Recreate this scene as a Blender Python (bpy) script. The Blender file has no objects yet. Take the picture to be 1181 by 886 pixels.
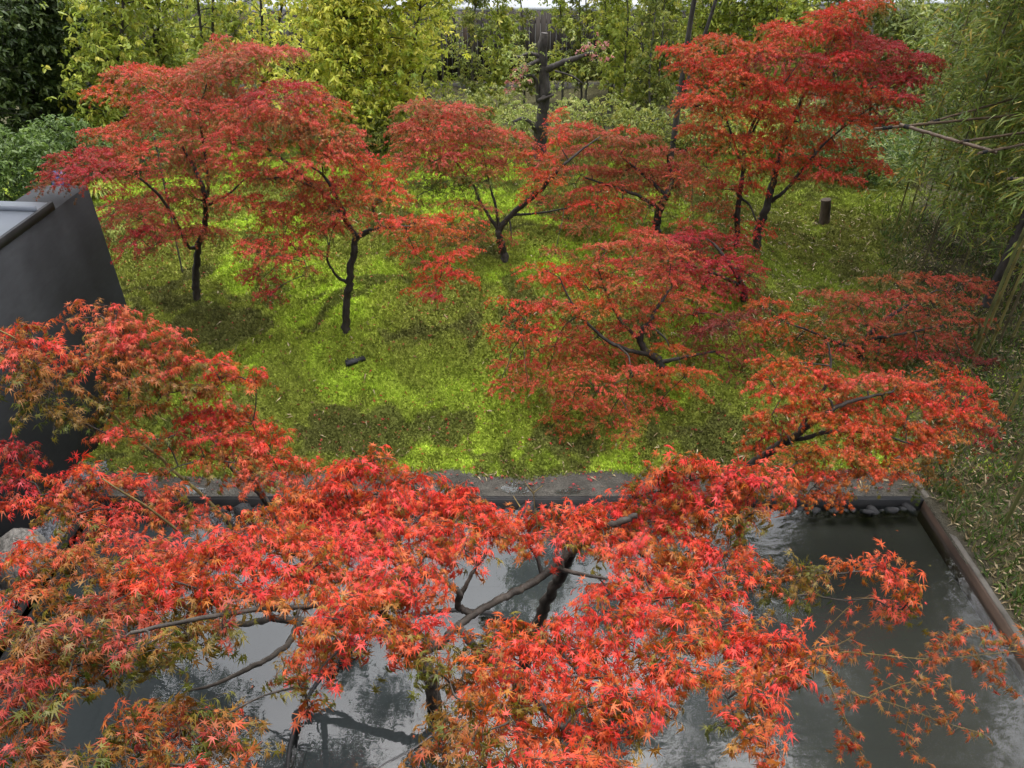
import bpy, math
import numpy as np
R = math.radians
SC = bpy.context.scene
COL = SC.collection
rng = np.random.default_rng(11)

# ------------------------------------------------------------------ camera
PITCH = R(34.4); FPX = 861.0; CX, CY = 590.5, 443.0
CAM = np.array([0.0, 0.0, 5.5])
cd = bpy.data.cameras.new('camera'); cd.sensor_width = 36; cd.lens = FPX / 1181 * 36
cd.clip_start = 0.05; cd.clip_end = 600
cam = bpy.data.objects.new('camera', cd); COL.objects.link(cam)
cam.location = CAM; cam.rotation_euler = (R(90) - PITCH, 0, 0)
SC.camera = cam

# ------------------------------------------------------------------ sky, sun, exposure
SUN_EL, SUN_AZ = R(80), R(15)          # high soft sun ahead of the camera, thick cloud
w = bpy.data.worlds.new('World'); SC.world = w; w.use_nodes = True
nt = w.node_tree
sky = nt.nodes.new('ShaderNodeTexSky'); sky.sky_type = 'NISHITA'; sky.sun_disc = False
sky.sun_elevation = SUN_EL; sky.sun_rotation = SUN_AZ; sky.dust_density = 4.0; sky.ozone_density = 1.0
hs = nt.nodes.new('ShaderNodeHueSaturation'); hs.inputs['Saturation'].default_value = 0.38
bg = nt.nodes['Background']; bg.inputs['Strength'].default_value = 0.15
nt.links.new(sky.outputs[0], hs.inputs['Color']); nt.links.new(hs.outputs[0], bg.inputs['Color'])
sd = bpy.data.lights.new('sun', 'SUN'); sd.energy = 0.5; sd.angle = R(110); sd.color = (1.0, 0.96, 0.9)
so = bpy.data.objects.new('sun', sd); COL.objects.link(so)
sdir = np.array([math.cos(SUN_EL) * math.sin(SUN_AZ), math.cos(SUN_EL) * math.cos(SUN_AZ), math.sin(SUN_EL)])
from mathutils import Vector
so.rotation_euler = Vector(sdir).to_track_quat('Z', 'Y').to_euler()
vs = SC.view_settings; vs.view_transform = 'Standard'; vs.look = 'None'; vs.gamma = 1.0; vs.use_curve_mapping = False
vs.exposure = 2.1
SC.render.engine = 'CYCLES'
SC.cycles.max_bounces = 6; SC.cycles.diffuse_bounces = 3; SC.cycles.glossy_bounces = 3
SC.cycles.transmission_bounces = 4; SC.cycles.transparent_max_bounces = 8

# ------------------------------------------------------------------ maths helpers
def ray(px, py):
    dx = (px - CX) / FPX; dy = (py - CY) / FPX
    F = np.array([0, math.cos(PITCH), -math.sin(PITCH)]); U = np.array([0, math.sin(PITCH), math.cos(PITCH)])
    return F + np.array([dx, 0, 0]) - dy * U
def at(px, py, Y):
    d = ray(px, py); return CAM + d * (Y / d[1])
def at_z(px, py, z):
    d = ray(px, py); return CAM + d * ((z - CAM[2]) / d[2])
def depth(px, py, Y):
    return Y / ray(px, py)[1]
def sm(t):
    t = np.clip(t, 0, 1); return t * t * (3 - 2 * t)
_perm = np.random.default_rng(5).random((256, 256))
def vn(x, y, f=1.0, o=0):
    x = np.asarray(x, float) * f + 31.7 * (o + 1); y = np.asarray(y, float) * f + 17.3 * (o + 1)
    xi = np.floor(x).astype(int); yi = np.floor(y).astype(int); u = x - xi; v = y - yi
    u = u * u * (3 - 2 * u); v = v * v * (3 - 2 * v)
    g = lambda a, b: _perm[a % 256, b % 256]
    return (g(xi, yi) * (1 - u) + g(xi + 1, yi) * u) * (1 - v) + (g(xi, yi + 1) * (1 - u) + g(xi + 1, yi + 1) * u) * v
def fbm(x, y, f, o=0):
    return (vn(x, y, f, o) + .5 * vn(x, y, f * 2.1, o + 1) + .25 * vn(x, y, f * 4.3, o + 2)) / 1.75
def moss_edge(x):
    return 6.17 + .22 * (vn(x, 0 * x, 1.1, 3) - .5) + .1 * (vn(x, 0 * x, 4.0, 4) - .5)
PX0, PX1, PYB = -4.26, 4.30, 5.74           # pool
def gh(x, y):
    x = np.asarray(x, float); y = np.asarray(y, float)
    b = .09 + .71 * sm((y - moss_edge(x) - .02) / 3.1) - .35 * sm((y - 12) / 6)
    left = .45 + .55 * sm((x + 5.0) / 2.2)
    b = np.where(y < 9, .09 + (b - .09) * (left + (1 - left) * sm((y - 7) / 2)), b)
    r = sm((x - 3.5) / 1.3)
    br = .055 + .37 * sm((y - 6.5) / 7) + .05 * vn(x, y, 1.3, 8)
    b = b * (1 - r) + br * r
    m = sm((y - moss_edge(x)) / .35)
    b = b + m * (.30 * (fbm(x, y, .9, 0) - .5) + .11 * (vn(x, y, 3.0, 2) - .5) + .045 * (vn(x, y, 7, 6) - .5))
    b = np.where((x < PX0) & (y < 5.9), .03, b)
    b = np.where((x > PX0) & (x < PX1) & (y < PYB), -.4, b)
    return b
def ground_at(px, py):
    d = ray(px, py); t = 2.0
    for _ in range(4000):
        p = CAM + d * t
        if p[2] <= float(gh(p[0], p[1])): break
        t += .02
    return p
def moss_tint(x, y):
    """colour of the moss itself: fresh yellow green, olive, and brown worn patches"""
    a = fbm(x, y, .55, 11); b = fbm(x, y, 1.5, 15); c = vn(x, y, 5, 19)
    bright = np.array([.285, .385, .036]); mid = np.array([.225, .275, .032]); olive = np.array([.17, .19, .032]); brown = np.array([.072, .070, .024])
    k = sm((a - .33) / .3)[..., None]
    col = olive * (1 - k) + mid * k
    k = sm((a * .6 + b * .6 - .56) / .16)[..., None]
    col = col * (1 - k) + bright * k
    cen = np.exp(-(((x + .5) / 1.3) ** 2 + ((y - 7.2) / .8) ** 2)) * (.4 + 1.1 * fbm(x, y, 2.2, 40))
    k = (np.clip(cen * .75, 0, .75))[..., None]
    col = col * (1 - k) + bright * k
    wx = x + .55 * (fbm(x, y, 1.7, 60) - .5) * 2; wy = y + .55 * (fbm(x, y, 1.7, 64) - .5) * 2
    w_ = sm((fbm(wx, wy, 1.9, 23) + .18 * (fbm(x, y, 6, 70) - .5) - .515) / .13) * .72
    k = w_[..., None]; col = col * (1 - k) + brown * k
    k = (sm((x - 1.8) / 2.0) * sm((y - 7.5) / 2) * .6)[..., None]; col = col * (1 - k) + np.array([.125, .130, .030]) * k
    return col * (.8 + .4 * c)[..., None]

# ------------------------------------------------------------------ scene helpers
def tag(o, label=None, cat=None, group=None, kind=None):
    if label: o['label'] = label
    if cat: o['category'] = cat
    if group: o['group'] = group
    if kind: o['kind'] = kind
    return o
def thing(name, loc, label, cat, group=None):
    o = bpy.data.objects.new(name, None); o.empty_display_size = .1; COL.objects.link(o)
    o.location = loc; tag(o, label, cat, group); return o
class MB:
    """collects vertices, polygons and an own-colour per vertex; builds ONE mesh object"""
    def __init__(s): s.v = []; s.f = []; s.c = []; s.n = 0
    def add(s, v, faces, col=None):
        """faces: integer array (n,k)"""
        v = np.asarray(v, float).reshape(-1, 3); s.v.append(v)
        s.f.append(np.asarray(faces, int) + s.n); s.n += len(v)
        c = np.ones((len(v), 4))
        if col is not None: c[:, :3] = col
        s.c.append(c)
    def build(s, name, mat, parent=None, smooth=False, label=None):
        me = bpy.data.meshes.new(name)
        v = np.concatenate(s.v) if s.v else np.zeros((0, 3))
        if parent is not None: v = v - np.array(parent_world(parent))
        me.vertices.add(len(v)); me.vertices.foreach_set('co', v.astype(np.float32).ravel())
        loops = np.concatenate([f.ravel() for f in s.f]); tot = np.concatenate([np.full(len(f), f.shape[1]) for f in s.f])
        me.loops.add(len(loops)); me.loops.foreach_set('vertex_index', loops.astype(np.int32))
        me.polygons.add(len(tot)); st = np.concatenate([[0], np.cumsum(tot)[:-1]])
        me.polygons.foreach_set('loop_start', st.astype(np.int32)); me.polygons.foreach_set('loop_total', tot.astype(np.int32))
        if smooth: me.polygons.foreach_set('use_smooth', np.ones(len(tot), bool))
        ca = me.color_attributes.new('tint', 'FLOAT_COLOR', 'POINT')
        ca.data.foreach_set('color', np.concatenate(s.c).astype(np.float32).ravel())
        me.update(calc_edges=True); me.materials.append(mat)
        o = bpy.data.objects.new(name, me); COL.objects.link(o)
        if parent is not None: o.parent = parent
        if label: o['label'] = label
        return o
    def box(s, x0, x1, y0, y1, z0, z1, col=None):
        v = [(x0, y0, z0), (x1, y0, z0), (x1, y1, z0), (x0, y1, z0), (x0, y0, z1), (x1, y0, z1), (x1, y1, z1), (x0, y1, z1)]
        s.add(v, [(0, 3, 2, 1), (4, 5, 6, 7), (0, 1, 5, 4), (1, 2, 6, 5), (2, 3, 7, 6), (3, 0, 4, 7)], col)
    def tube(s, pts, rad, sides=8, col=None, wob=0.0):
        pts = np.asarray(pts, float); n = len(pts); rad = np.broadcast_to(np.asarray(rad, float), (n,))
        T = np.gradient(pts, axis=0); T /= np.linalg.norm(T, axis=1)[:, None] + 1e-9
        ref = np.array([0.3, 1, 0.2]) if abs(T[:, 1]).mean() < .75 else np.array([1, .1, .1])
        A = np.cross(T, ref); A /= np.linalg.norm(A, axis=1)[:, None] + 1e-9; B = np.cross(T, A)
        th = np.linspace(0, 2 * math.pi, sides, endpoint=False)
        rr = rad[:, None] * (1 + wob * (rng.random((n, sides)) - .5))
        V = pts[:, None] + rr[..., None] * (A[:, None] * np.cos(th)[None, :, None] + B[:, None] * np.sin(th)[None, :, None])
        i = np.arange(n - 1)[:, None] * sides; j = np.arange(sides); k = (j + 1) % sides
        F = np.stack([i + j, i + k, i + sides + k, i + sides + j], -1).reshape(-1, 4)
        c = None if col is None else np.repeat(np.broadcast_to(col, (n, 3)), sides, 0)
        s.add(V.reshape(-1, 3), F, c)
        s.add(np.vstack([V[-1], pts[-1:]]), [(a, (a + 1) % sides, sides) for a in range(sides)], None if col is None else np.broadcast_to(col, (n, 3))[-1])
        s.add(np.vstack([V[0], pts[:1]]), [((a + 1) % sides, a, sides) for a in range(sides)], None if col is None else np.broadcast_to(col, (n, 3))[0])
def parent_world(o):
    v = np.array(o.location)
    while o.parent is not None: o = o.parent; v = v + np.array(o.location)
    return v
def spline(P, n):
    P = np.asarray(P, float); m = len(P)
    if m == 2: return P[0] + (P[1] - P[0]) * np.linspace(0, 1, n)[:, None]
    Q = np.vstack([2 * P[0] - P[1], P, 2 * P[-1] - P[-2]])
    t = np.linspace(0, m - 1 - 1e-6, n); i = t.astype(int); u = (t - i)[:, None]
    a, b, c, d = Q[i], Q[i + 1], Q[i + 2], Q[i + 3]
    return .5 * (2 * b + (c - a) * u + (2 * a - 5 * b + 4 * c - d) * u ** 2 + (3 * b - a - 3 * c + d) * u ** 3)

# ------------------------------------------------------------------ materials
def mat(name):
    m = bpy.data.materials.new(name); m.use_nodes = True; n = m.node_tree
    return m, n, n.nodes['Principled BSDF'], n.nodes['Material Output']
def N(n, t, **k):
    x = n.nodes.new(t)
    for a, b in k.items():
        if a in x.inputs: x.inputs[a].default_value = b
        else: setattr(x, a, b)
    return x
def leaf_mat(name, trans=.35, rough=.38, spec=.45):
    m, n, p, o = mat(name)
    a = N(n, 'ShaderNodeAttribute', attribute_name='tint')
    tc = N(n, 'ShaderNodeTexCoord'); no = N(n, 'ShaderNodeTexNoise', Scale=60.0, Detail=3.0)
    mr = N(n, 'ShaderNodeMapRange'); mr.inputs['To Min'].default_value = .78; mr.inputs['To Max'].default_value = 1.2
    mx = N(n, 'ShaderNodeMix', data_type='RGBA', blend_type='MULTIPLY'); mx.inputs[0].default_value = 1
    n.links.new(tc.outputs['Object'], no.inputs['Vector']); n.links.new(no.outputs['Fac'], mr.inputs['Value'])
    n.links.new(a.outputs['Color'], mx.inputs[6]); n.links.new(mr.outputs[0], mx.inputs[7])
    n.links.new(mx.outputs[2], p.inputs['Base Color'])
    p.inputs['Roughness'].default_value = rough; p.inputs['Specular IOR Level'].default_value = spec
    t = N(n, 'ShaderNodeBsdfTranslucent'); n.links.new(mx.outputs[2], t.inputs['Color'])
    ms = N(n, 'ShaderNodeMixShader'); ms.inputs[0].default_value = trans
    n.links.new(p.outputs[0], ms.inputs[1]); n.links.new(t.outputs[0], ms.inputs[2]); n.links.new(ms.outputs[0], o.inputs['Surface'])
    return m
def noisy(name, c1, c2, scale=6, rough=.8, bump=.3, stretch=(1, 1, 1), spec=.3, c3=None, metallic=0, dist=.02, coord='Object', use_tint=False):
    m, n, p, o = mat(name)
    tc = N(n, 'ShaderNodeTexCoord'); mp = N(n, 'ShaderNodeMapping'); mp.inputs['Scale'].default_value = stretch
    no = N(n, 'ShaderNodeTexNoise', Scale=float(scale), Detail=8.0, Roughness=.65)
    cr = N(n, 'ShaderNodeValToRGB'); e = cr.color_ramp.elements
    e[0].position = .32; e[0].color = (*c1, 1); e[1].position = .68; e[1].color = (*c2, 1)
    if c3: x = e.new(.5); x.color = (*c3, 1)
    n.links.new(tc.outputs[coord], mp.inputs['Vector']); n.links.new(mp.outputs[0], no.inputs['Vector'])
    n.links.new(no.outputs['Fac'], cr.inputs[0])
    out = cr.outputs[0]
    if use_tint:
        a = N(n, 'ShaderNodeAttribute', attribute_name='tint')
        mx = N(n, 'ShaderNodeMix', data_type='RGBA', blend_type='MULTIPLY'); mx.inputs[0].default_value = 1
        n.links.new(out, mx.inputs[6]); n.links.new(a.outputs['Color'], mx.inputs[7]); out = mx.outputs[2]
    n.links.new(out, p.inputs['Base Color'])
    p.inputs['Roughness'].default_value = rough; p.inputs['Specular IOR Level'].default_value = spec; p.inputs['Metallic'].default_value = metallic
    if bump:
        n2 = N(n, 'ShaderNodeTexNoise', Scale=float(scale) * 3, Detail=6.0)
        n.links.new(mp.outputs[0], n2.inputs['Vector'])
        b = N(n, 'ShaderNodeBump', Strength=bump, Distance=dist)
        n.links.new(n2.outputs['Fac'], b.inputs['Height']); n.links.new(b.outputs[0], p.inputs['Normal'])
    return m
M = {}
M['maple'] = leaf_mat('maple leaf', .42, .40, .32)
M['leaf'] = leaf_mat('garden leaf', .45, .42, .4)
M['bark'] = noisy('wet maple bark', (.012, .010, .008), (.055, .045, .036), 9, .7, .6, (1, 1, .35), use_tint=True)
M['twig'] = noisy('twig bark', (.7, .7, .7), (1.1, 1.1, 1.1), 20, .6, 0, use_tint=True)
M['greybark'] = noisy('grey bark', (.05, .045, .04), (.16, .145, .125), 8, .85, .6, (1, 1, .3))
M['darkbark'] = noisy('dark rough bark', (.018, .015, .013), (.075, .065, .058), 7, .85, .9, (1, 1, .5))
M['ground'] = noisy('moss and soil', (.72, .72, .72), (1.15, 1.15, 1.15), 14, .95, .9, use_tint=True, dist=.03, spec=.15)
M['moss'] = leaf_mat('moss shoots', .2, .7, .2)
M['steel'] = noisy('black steel edging', (.008, .008, .009), (.02, .0195, .019), 5, .6, .08, (1, 1, 1), .2)
M['rust'] = noisy('weathered brown steel', (.022, .014, .010), (.075, .048, .034), 3.5, .45, .15, (1, .3, 1), .5)
M['rust_lit'] = noisy('lit steel flange', (.04, .036, .03), (.16, .145, .125), 4, .5, .1, (1, .4, 1), .5)  # beam's top face: light falling on it is put into this paler colour
M['rock'] = noisy('dark basalt', (.008, .008, .009), (.034, .034, .035), 9, .6, .5, spec=.3)
M['boulder'] = noisy('pale weathered stone', (.06, .057, .05), (.27, .255, .23), 7, .85, .8)
M['gravelstone'] = noisy('dark gravel', (.5, .5, .5), (1.3, 1.3, 1.3), 30, .6, .2, use_tint=True)
M['metalroof'] = noisy('grey sheet metal', (.11, .125, .15), (.14, .155, .18), 1.2, .38, .02, spec=.5)
M['whiteroof'] = noisy('pale metal roofing', (.30, .32, .34), (.44, .46, .48), 1.5, .4, .02, (1, .2, 1))
M['plaster'] = noisy('grey render', (.2, .2, .2), (.3, .3, .3), 2, .9, .1)
M['board'] = noisy('weathered board', (.55, .55, .55), (1.25, 1.2, 1.15), 5, .85, .4, (3, 3, .15), use_tint=True)
M['kerb'] = noisy('pale concrete kerb', (.035, .034, .028), (.085, .08, .07), 5, .9, .2)
M['culm'] = noisy('bamboo culm', (.75, .75, .75), (1.2, 1.2, 1.2), 6, .45, .05, (1, 1, .3), .4, use_tint=True)
M['pole'] = noisy('dried bamboo pole', (.06, .04, .026), (.17, .115, .075), 5, .55, .15, (1, 1, 1), .4)
M['cord'] = noisy('black tying cord', (.01, .01, .01), (.03, .03, .03), 20, .8, .2)
M['stump'] = noisy('cut log', (.028, .021, .015), (.09, .066, .045), 9, .9, .8, (1, 1, .3))
M['blue'] = noisy('blue sheet', (.008, .03, .10), (.015, .05, .15), 5, .5, .2)
M['straw'] = leaf_mat('dry fallen leaf', .15, .6, .3)
M['hose'] = noisy('black rubber', (.008, .008, .009), (.02, .02, .021), 8, .4, 0, spec=.5)
# dark wall: fine board-marked dark concrete
m, n, p, o = mat('dark board marked wall'); M['darkwall'] = m
tc = N(n, 'ShaderNodeTexCoord'); no = N(n, 'ShaderNodeTexNoise', Scale=1.6, Detail=9.0, Roughness=.6)
cr = N(n, 'ShaderNodeValToRGB'); e = cr.color_ramp.elements
e[0].position = .3; e[0].color = (.014, .0150, .0170, 1); e[1].position = .72; e[1].color = (.030, .032, .0350, 1)
wv = N(n, 'ShaderNodeTexWave', wave_type='BANDS', bands_direction='Z', Scale=14.0, Distortion=.6, Detail=2.0)
mp = N(n, 'ShaderNodeMapping'); mp.inputs['Scale'].default_value = (1.5, 1.5, 6)
n3 = N(n, 'ShaderNodeTexNoise', Scale=4.0, Detail=6.0)
n.links.new(tc.outputs['Object'], mp.inputs['Vector']); n.links.new(mp.outputs[0], n3.inputs['Vector'])
mx = N(n, 'ShaderNodeMix', data_type='RGBA', blend_type='OVERLAY'); mx.inputs[0].default_value = .3
n.links.new(tc.outputs['Object'], no.inputs['Vector']); n.links.new(no.outputs['Fac'], cr.inputs[0])
n.links.new(cr.outputs[0], mx.inputs[6]); n.links.new(n3.outputs['Fac'], mx.inputs[7]); n.links.new(mx.outputs[2], p.inputs['Base Color'])
n.links.new(tc.outputs['Object'], wv.inputs['Vector'])
b = N(n, 'ShaderNodeBump', Strength=.03, Distance=.004); n.links.new(wv.outputs['Fac'], b.inputs['Height'])
b2 = N(n, 'ShaderNodeBump', Strength=.15, Distance=.006); n.links.new(n3.outputs['Fac'], b2.inputs['Height']); n.links.new(b.outputs[0], b2.inputs['Normal'])
n.links.new(b2.outputs[0], p.inputs['Normal']); p.inputs['Roughness'].default_value = .8; p.inputs['Specular IOR Level'].default_value = .25
# pool floor: dark slate slabs with fine joints, brown sediment towards the right
m, n, p, o = mat('pool floor slabs'); M['floor'] = m
tc = N(n, 'ShaderNodeTexCoord'); br = N(n, 'ShaderNodeTexBrick', Scale=1.0)
br.offset = .5; br.inputs['Color1'].default_value = (.022, .024, .026, 1); br.inputs['Color2'].default_value = (.018, .020, .022, 1); br.inputs['Mortar'].default_value = (.010, .011, .012, 1)
br.inputs['Mortar Size'].default_value = .005; br.inputs['Brick Width'].default_value = 1.6; br.inputs['Row Height'].default_value = .8
sx = N(n, 'ShaderNodeSeparateXYZ'); no = N(n, 'ShaderNodeTexNoise', Scale=.7, Detail=6.0)
ad = N(n, 'ShaderNodeMath', operation='MULTIPLY_ADD'); ad.inputs[1].default_value = 1.6
mr = N(n, 'ShaderNodeMapRange'); mr.inputs['From Min'].default_value = 2.0; mr.inputs['From Max'].default_value = 4.0
mx = N(n, 'ShaderNodeMix', data_type='RGBA'); mx.inputs[7].default_value = (.017, .014, .0095, 1)
n4 = N(n, 'ShaderNodeTexNoise', Scale=40.0, Detail=6.0); mr4 = N(n, 'ShaderNodeMapRange'); mr4.inputs['To Min'].default_value = .7; mr4.inputs['To Max'].default_value = 1.3
mm = N(n, 'ShaderNodeMix', data_type='RGBA', blend_type='MULTIPLY'); mm.inputs[0].default_value = 1
n.links.new(tc.outputs['Object'], br.inputs['Vector']); n.links.new(tc.outputs['Object'], sx.inputs[0]); n.links.new(tc.outputs['Object'], no.inputs['Vector']); n.links.new(tc.outputs['Object'], n4.inputs['Vector'])
n.links.new(no.outputs['Fac'], ad.inputs[0]); n.links.new(sx.outputs[0], ad.inputs[2]); n.links.new(ad.outputs[0], mr.inputs['Value'])
n.links.new(mr.outputs[0], mx.inputs[0]); n.links.new(br.outputs['Color'], mx.inputs[6]); n.links.new(n4.outputs['Fac'], mr4.inputs['Value'])
n.links.new(mx.outputs[2], mm.inputs[6]); n.links.new(mr4.outputs[0], mm.inputs[7]); n.links.new(mm.outputs[2], p.inputs['Base Color']); p.inputs['Roughness'].default_value = .8
# water: a clear film that reflects; ripples grow to the right where the inlet stirs it
m, n, p, o = mat('shallow pool water'); M['water'] = m
n.nodes.remove(p)
tc = N(n, 'ShaderNodeTexCoord'); sx = N(n, 'ShaderNodeSeparateXYZ'); mr = N(n, 'ShaderNodeMapRange')
mr.inputs['From Min'].default_value = .6; mr.inputs['From Max'].default_value = 3.2; mr.inputs['To Min'].default_value = .010; mr.inputs['To Max'].default_value = .075
mp = N(n, 'ShaderNodeMapping'); mp.inputs['Scale'].default_value = (1, 1.7, 1)
no = N(n, 'ShaderNodeTexNoise', Scale=7.0, Detail=3.0, Roughness=.5)
bp = N(n, 'ShaderNodeBump', Distance=.06)
n.links.new(tc.outputs['Object'], sx.inputs[0]); n.links.new(sx.outputs[0], mr.inputs['Value']); n.links.new(mr.outputs[0], bp.inputs['Strength'])
n.links.new(tc.outputs['Object'], mp.inputs['Vector']); n.links.new(mp.outputs[0], no.inputs['Vector']); n.links.new(no.outputs['Fac'], bp.inputs['Height'])
fr = N(n, 'ShaderNodeFresnel', IOR=1.58); gl = N(n, 'ShaderNodeBsdfGlossy', Roughness=.015); tr = N(n, 'ShaderNodeBsdfTransparent'); tr.inputs['Color'].default_value = (.80, .86, .86, 1)
ms = N(n, 'ShaderNodeMixShader')
n.links.new(bp.outputs[0], fr.inputs['Normal']); n.links.new(bp.outputs[0], gl.inputs['Normal'])
n.links.new(fr.outputs[0], ms.inputs[0]); n.links.new(tr.outputs[0], ms.inputs[1]); n.links.new(gl.outputs[0], ms.inputs[2]); n.links.new(ms.outputs[0], o.inputs['Surface'])

# ------------------------------------------------------------------ ground, pool, water
def axis(*segs):
    return np.unique(np.round(np.concatenate([np.arange(a, b, s) for a, b, s in segs]), 4))
gx = np.unique(np.concatenate([axis((-120, -12, 6), (-12, -5.5, .35), (-5.5, 9, .06), (9, 14, .5), (14, 121, 6)), [PX0 - .005, PX0 + .005, PX1 - .005, PX1 + .005]]))
gy = np.unique(np.concatenate([axis((-40, 5.4, 1.0), (5.4, 12.5, .055), (12.5, 24, .16), (24, 40, 2), (40, 240, 10)), [PYB - .005, PYB + .005, 5.895, 5.905]]))
X, Y = np.meshgrid(gx, gy); Z = gh(X, Y)
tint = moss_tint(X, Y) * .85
wet = np.array([.060, .056, .048]); lit = np.array([.050, .043, .022]); grav = np.array([.035, .037, .042])
k = sm((moss_edge(X) + .06 - Y) / .08)[..., None]; tint = tint * (1 - k) + wet * (.7 + .6 * vn(X, Y, 9, 3))[..., None] * k
k = (sm((X - 3.9 - .42 * np.clip(Y - 6.2, 0, 9)) / .8))[..., None]; tint = tint * (1 - k) + lit * (.5 + vn(X, Y, 3, 5))[..., None] * k
k = ((X < PX0) & (Y < 6.4))[..., None]; tint = np.where(k, grav, tint)
k = sm((Y - 15.5) / 2)[..., None]; tint = tint * (1 - k) + np.array([.075, .07, .035]) * (.5 + .9 * vn(X, Y, 1.5, 5))[..., None] * k
nx, ny = len(gx), len(gy)
idx = np.arange(nx * ny).reshape(ny, nx)
q = MB(); q.add(np.stack([X, Y, Z], -1).reshape(-1, 3), np.stack([idx[:-1, :-1], idx[:-1, 1:], idx[1:, 1:], idx[1:, :-1]], -1).reshape(-1, 4), tint.reshape(-1, 3))
tag(q.build('ground', M['ground'], smooth=True), kind='structure')
q = MB(); q.add([(PX0 + .01, -6, -.14), (PX1 - .01, -6, -.14), (PX1 - .01, PYB - .01, -.14), (PX0 + .01, PYB - .01, -.14)], [(0, 1, 2, 3)])
tag(q.build('pool_floor', M['floor']), kind='structure')
q = MB(); q.add([(PX0 + .01, -6, .03), (PX1 - .01, -6, .03), (PX1 - .01, PYB - .01, .03), (PX0 + .01, PYB - .01, .03)], [(0, 1, 2, 3)])
tag(q.build('water', M['water']), kind='structure')
# puddles on the wet strip behind the pool
for (px, py, a, b_) in ((500, 567, .30, .09), (597, 564, .17, .10), (655, 568, .12, .05), (765, 570, .16, .06), (215, 568, .2, .1), (845, 571, .12, .04)):
    c = at_z(px, py, .095); th = np.linspace(0, 2 * math.pi, 40, endpoint=False)
    rr = .75 + .5 * vn(np.cos(th) * 2 + px, np.sin(th) * 2, 1.2, 1)
    v = np.stack([c[0] + a * rr * np.cos(th), c[1] + b_ * rr * np.sin(th), np.full(40, .100)], -1)
    v[:, 1] = np.maximum(v[:, 1], PYB + .1)
    q = MB(); q.add(v, [list(range(40))]); tag(q.build('puddle', M['water']), kind='structure')

# ------------------------------------------------------------------ edging round the pool
t = thing('pool_edging', (0, PYB + .02, 0), 'black steel strip edging the back of the pool in front of the moss mound', 'edging')
q = MB(); q.box(PX0 - .6, PX1 - .002, PYB + .002, PYB + .03, -.3, .102); q.build('web', M['steel'], t)
q = MB(); q.box(PX0 - .6, PX1 - .002, PYB + .03, PYB + .065, .075, .098); q.build('flange', M['steel'], t)
t = thing('steel_beam', (PX1, 3, 0), 'long brown weathered steel beam edging the right side of the pool', 'beam')
q = MB(); q.box(PX1, PX1 + .03, -6, 6.45, -.35, .092); q.build('web', M['rust'], t)
q = MB(); q.box(PX1 + .032, PX1 + .085, -6, 6.47, .05, .097); q.build('flange', M['rust_lit'], t)
t = thing('steel_rail', (PX0, 3, 0), 'double black steel rail between the dark gravel and the left edge of the pool', 'rail')
q = MB(); q.box(PX0 - .03, PX0 + .002, -6, PYB, -.35, .07); q.build('inner_rail', M['steel'], t)
q = MB(); q.box(PX0 - .17, PX0 - .12, -6, PYB - .02, -.1, .09); q.build('outer_rail', M['steel'], t)
q = MB(); q.box(PX0 - .12, PX0 - .03, -6, PYB - .02, -.1, .03); q.build('channel', M['rock'], t)
# round planter ring standing in the pool under the two big maples
t = thing('planter_ring', (-.5, 3.2, 0), 'thin black steel ring standing in the pool round the foreground maples', 'planter')
th = np.linspace(0, 2 * math.pi, 97)
q = MB()
v = np.concatenate([np.stack([-.5 + r * np.cos(th[:-1]), 3.2 + r * np.sin(th[:-1]), np.full(96, z)], -1) for r, z in ((1.2, -.13), (1.2, .045), (1.175, .045), (1.175, -.13))])
F = []
for a in range(4):
    for j in range(96): F.append((a * 96 + j, a * 96 + (j + 1) % 96, ((a + 1) % 4) * 96 + (j + 1) % 96, ((a + 1) % 4) * 96 + j))
q.add(v, F); q.build('ring', M['steel'], t)
q = MB(); hp = spline([at_z(425, 895, .02), at_z(445, 881, .02), at_z(474, 866, .02), at_z(510, 838, .02), at_z(540, 800, .02)], 20)
q.tube(hp, .014, 8); tag(q.build('hose', M['hose'], smooth=True), 'black hose lying in the pool below the foreground maple', 'hose')

# dark rocks in the strip of water behind the pool edge, each a thing of its own
def rock_mesh(seed, n_=7, m_=5, amp=.38):
    g = np.random.default_rng(seed); th = np.linspace(0, 2 * math.pi, n_, endpoint=False); ph = np.linspace(.0, math.pi, m_)
    v = []
    for a in ph:
        for b in th:
            r = 1 + amp * (g.random() - .5) * (.3 if a in (ph[0], ph[-1]) else 1); v.append((r * math.sin(a) * math.cos(b), .8 * r * math.sin(a) * math.sin(b), .62 * r * math.cos(a)))
    f = [(i * n_ + j, i * n_ + (j + 1) % n_, (i + 1) * n_ + (j + 1) % n_, (i + 1) * n_ + j) for i in range(m_ - 1) for j in range(n_)]
    q = MB(); q.add(v, np.array(f)); return q
rock0 = [rock_mesh(40 + i).build('rock', M['rock']) for i in range(4)]
rs = []
x = PX0 + .1
while x < PX1 - .1:
    for row in range(1):
        rs.append((x + .08 * rng.random(), PYB - .035 - .05 * rng.random(), .035 + .05 * rng.random() ** 2))
    x += .095
big = [(at_z(607, 586, .05)[0], PYB - .07, .11), (at_z(660, 588, .02)[0], PYB - .07, .09), (at_z(283, 584, .05)[0], PYB - .07, .12), (at_z(500, 588, .02)[0], PYB - .06, .08)]
RG = 'dark stones along the back edge of the pool'
for i, (x, y, s) in enumerate(rs + big):
    src = rock0[i % 4]
    o_ = src if i < 4 else src.copy()
    if i >= 4: COL.objects.link(o_)
    o_.location = (x, y, .01); o_.scale = (s * rng.uniform(.8, 1.5), s, s * rng.uniform(.7, 1.3)); o_.rotation_euler = (rng.random() * .6, rng.random() * .6, rng.random() * 6)
    tag(o_, 'one of the dark angular stones lined along the back edge of the pool', 'stone', RG)
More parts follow.
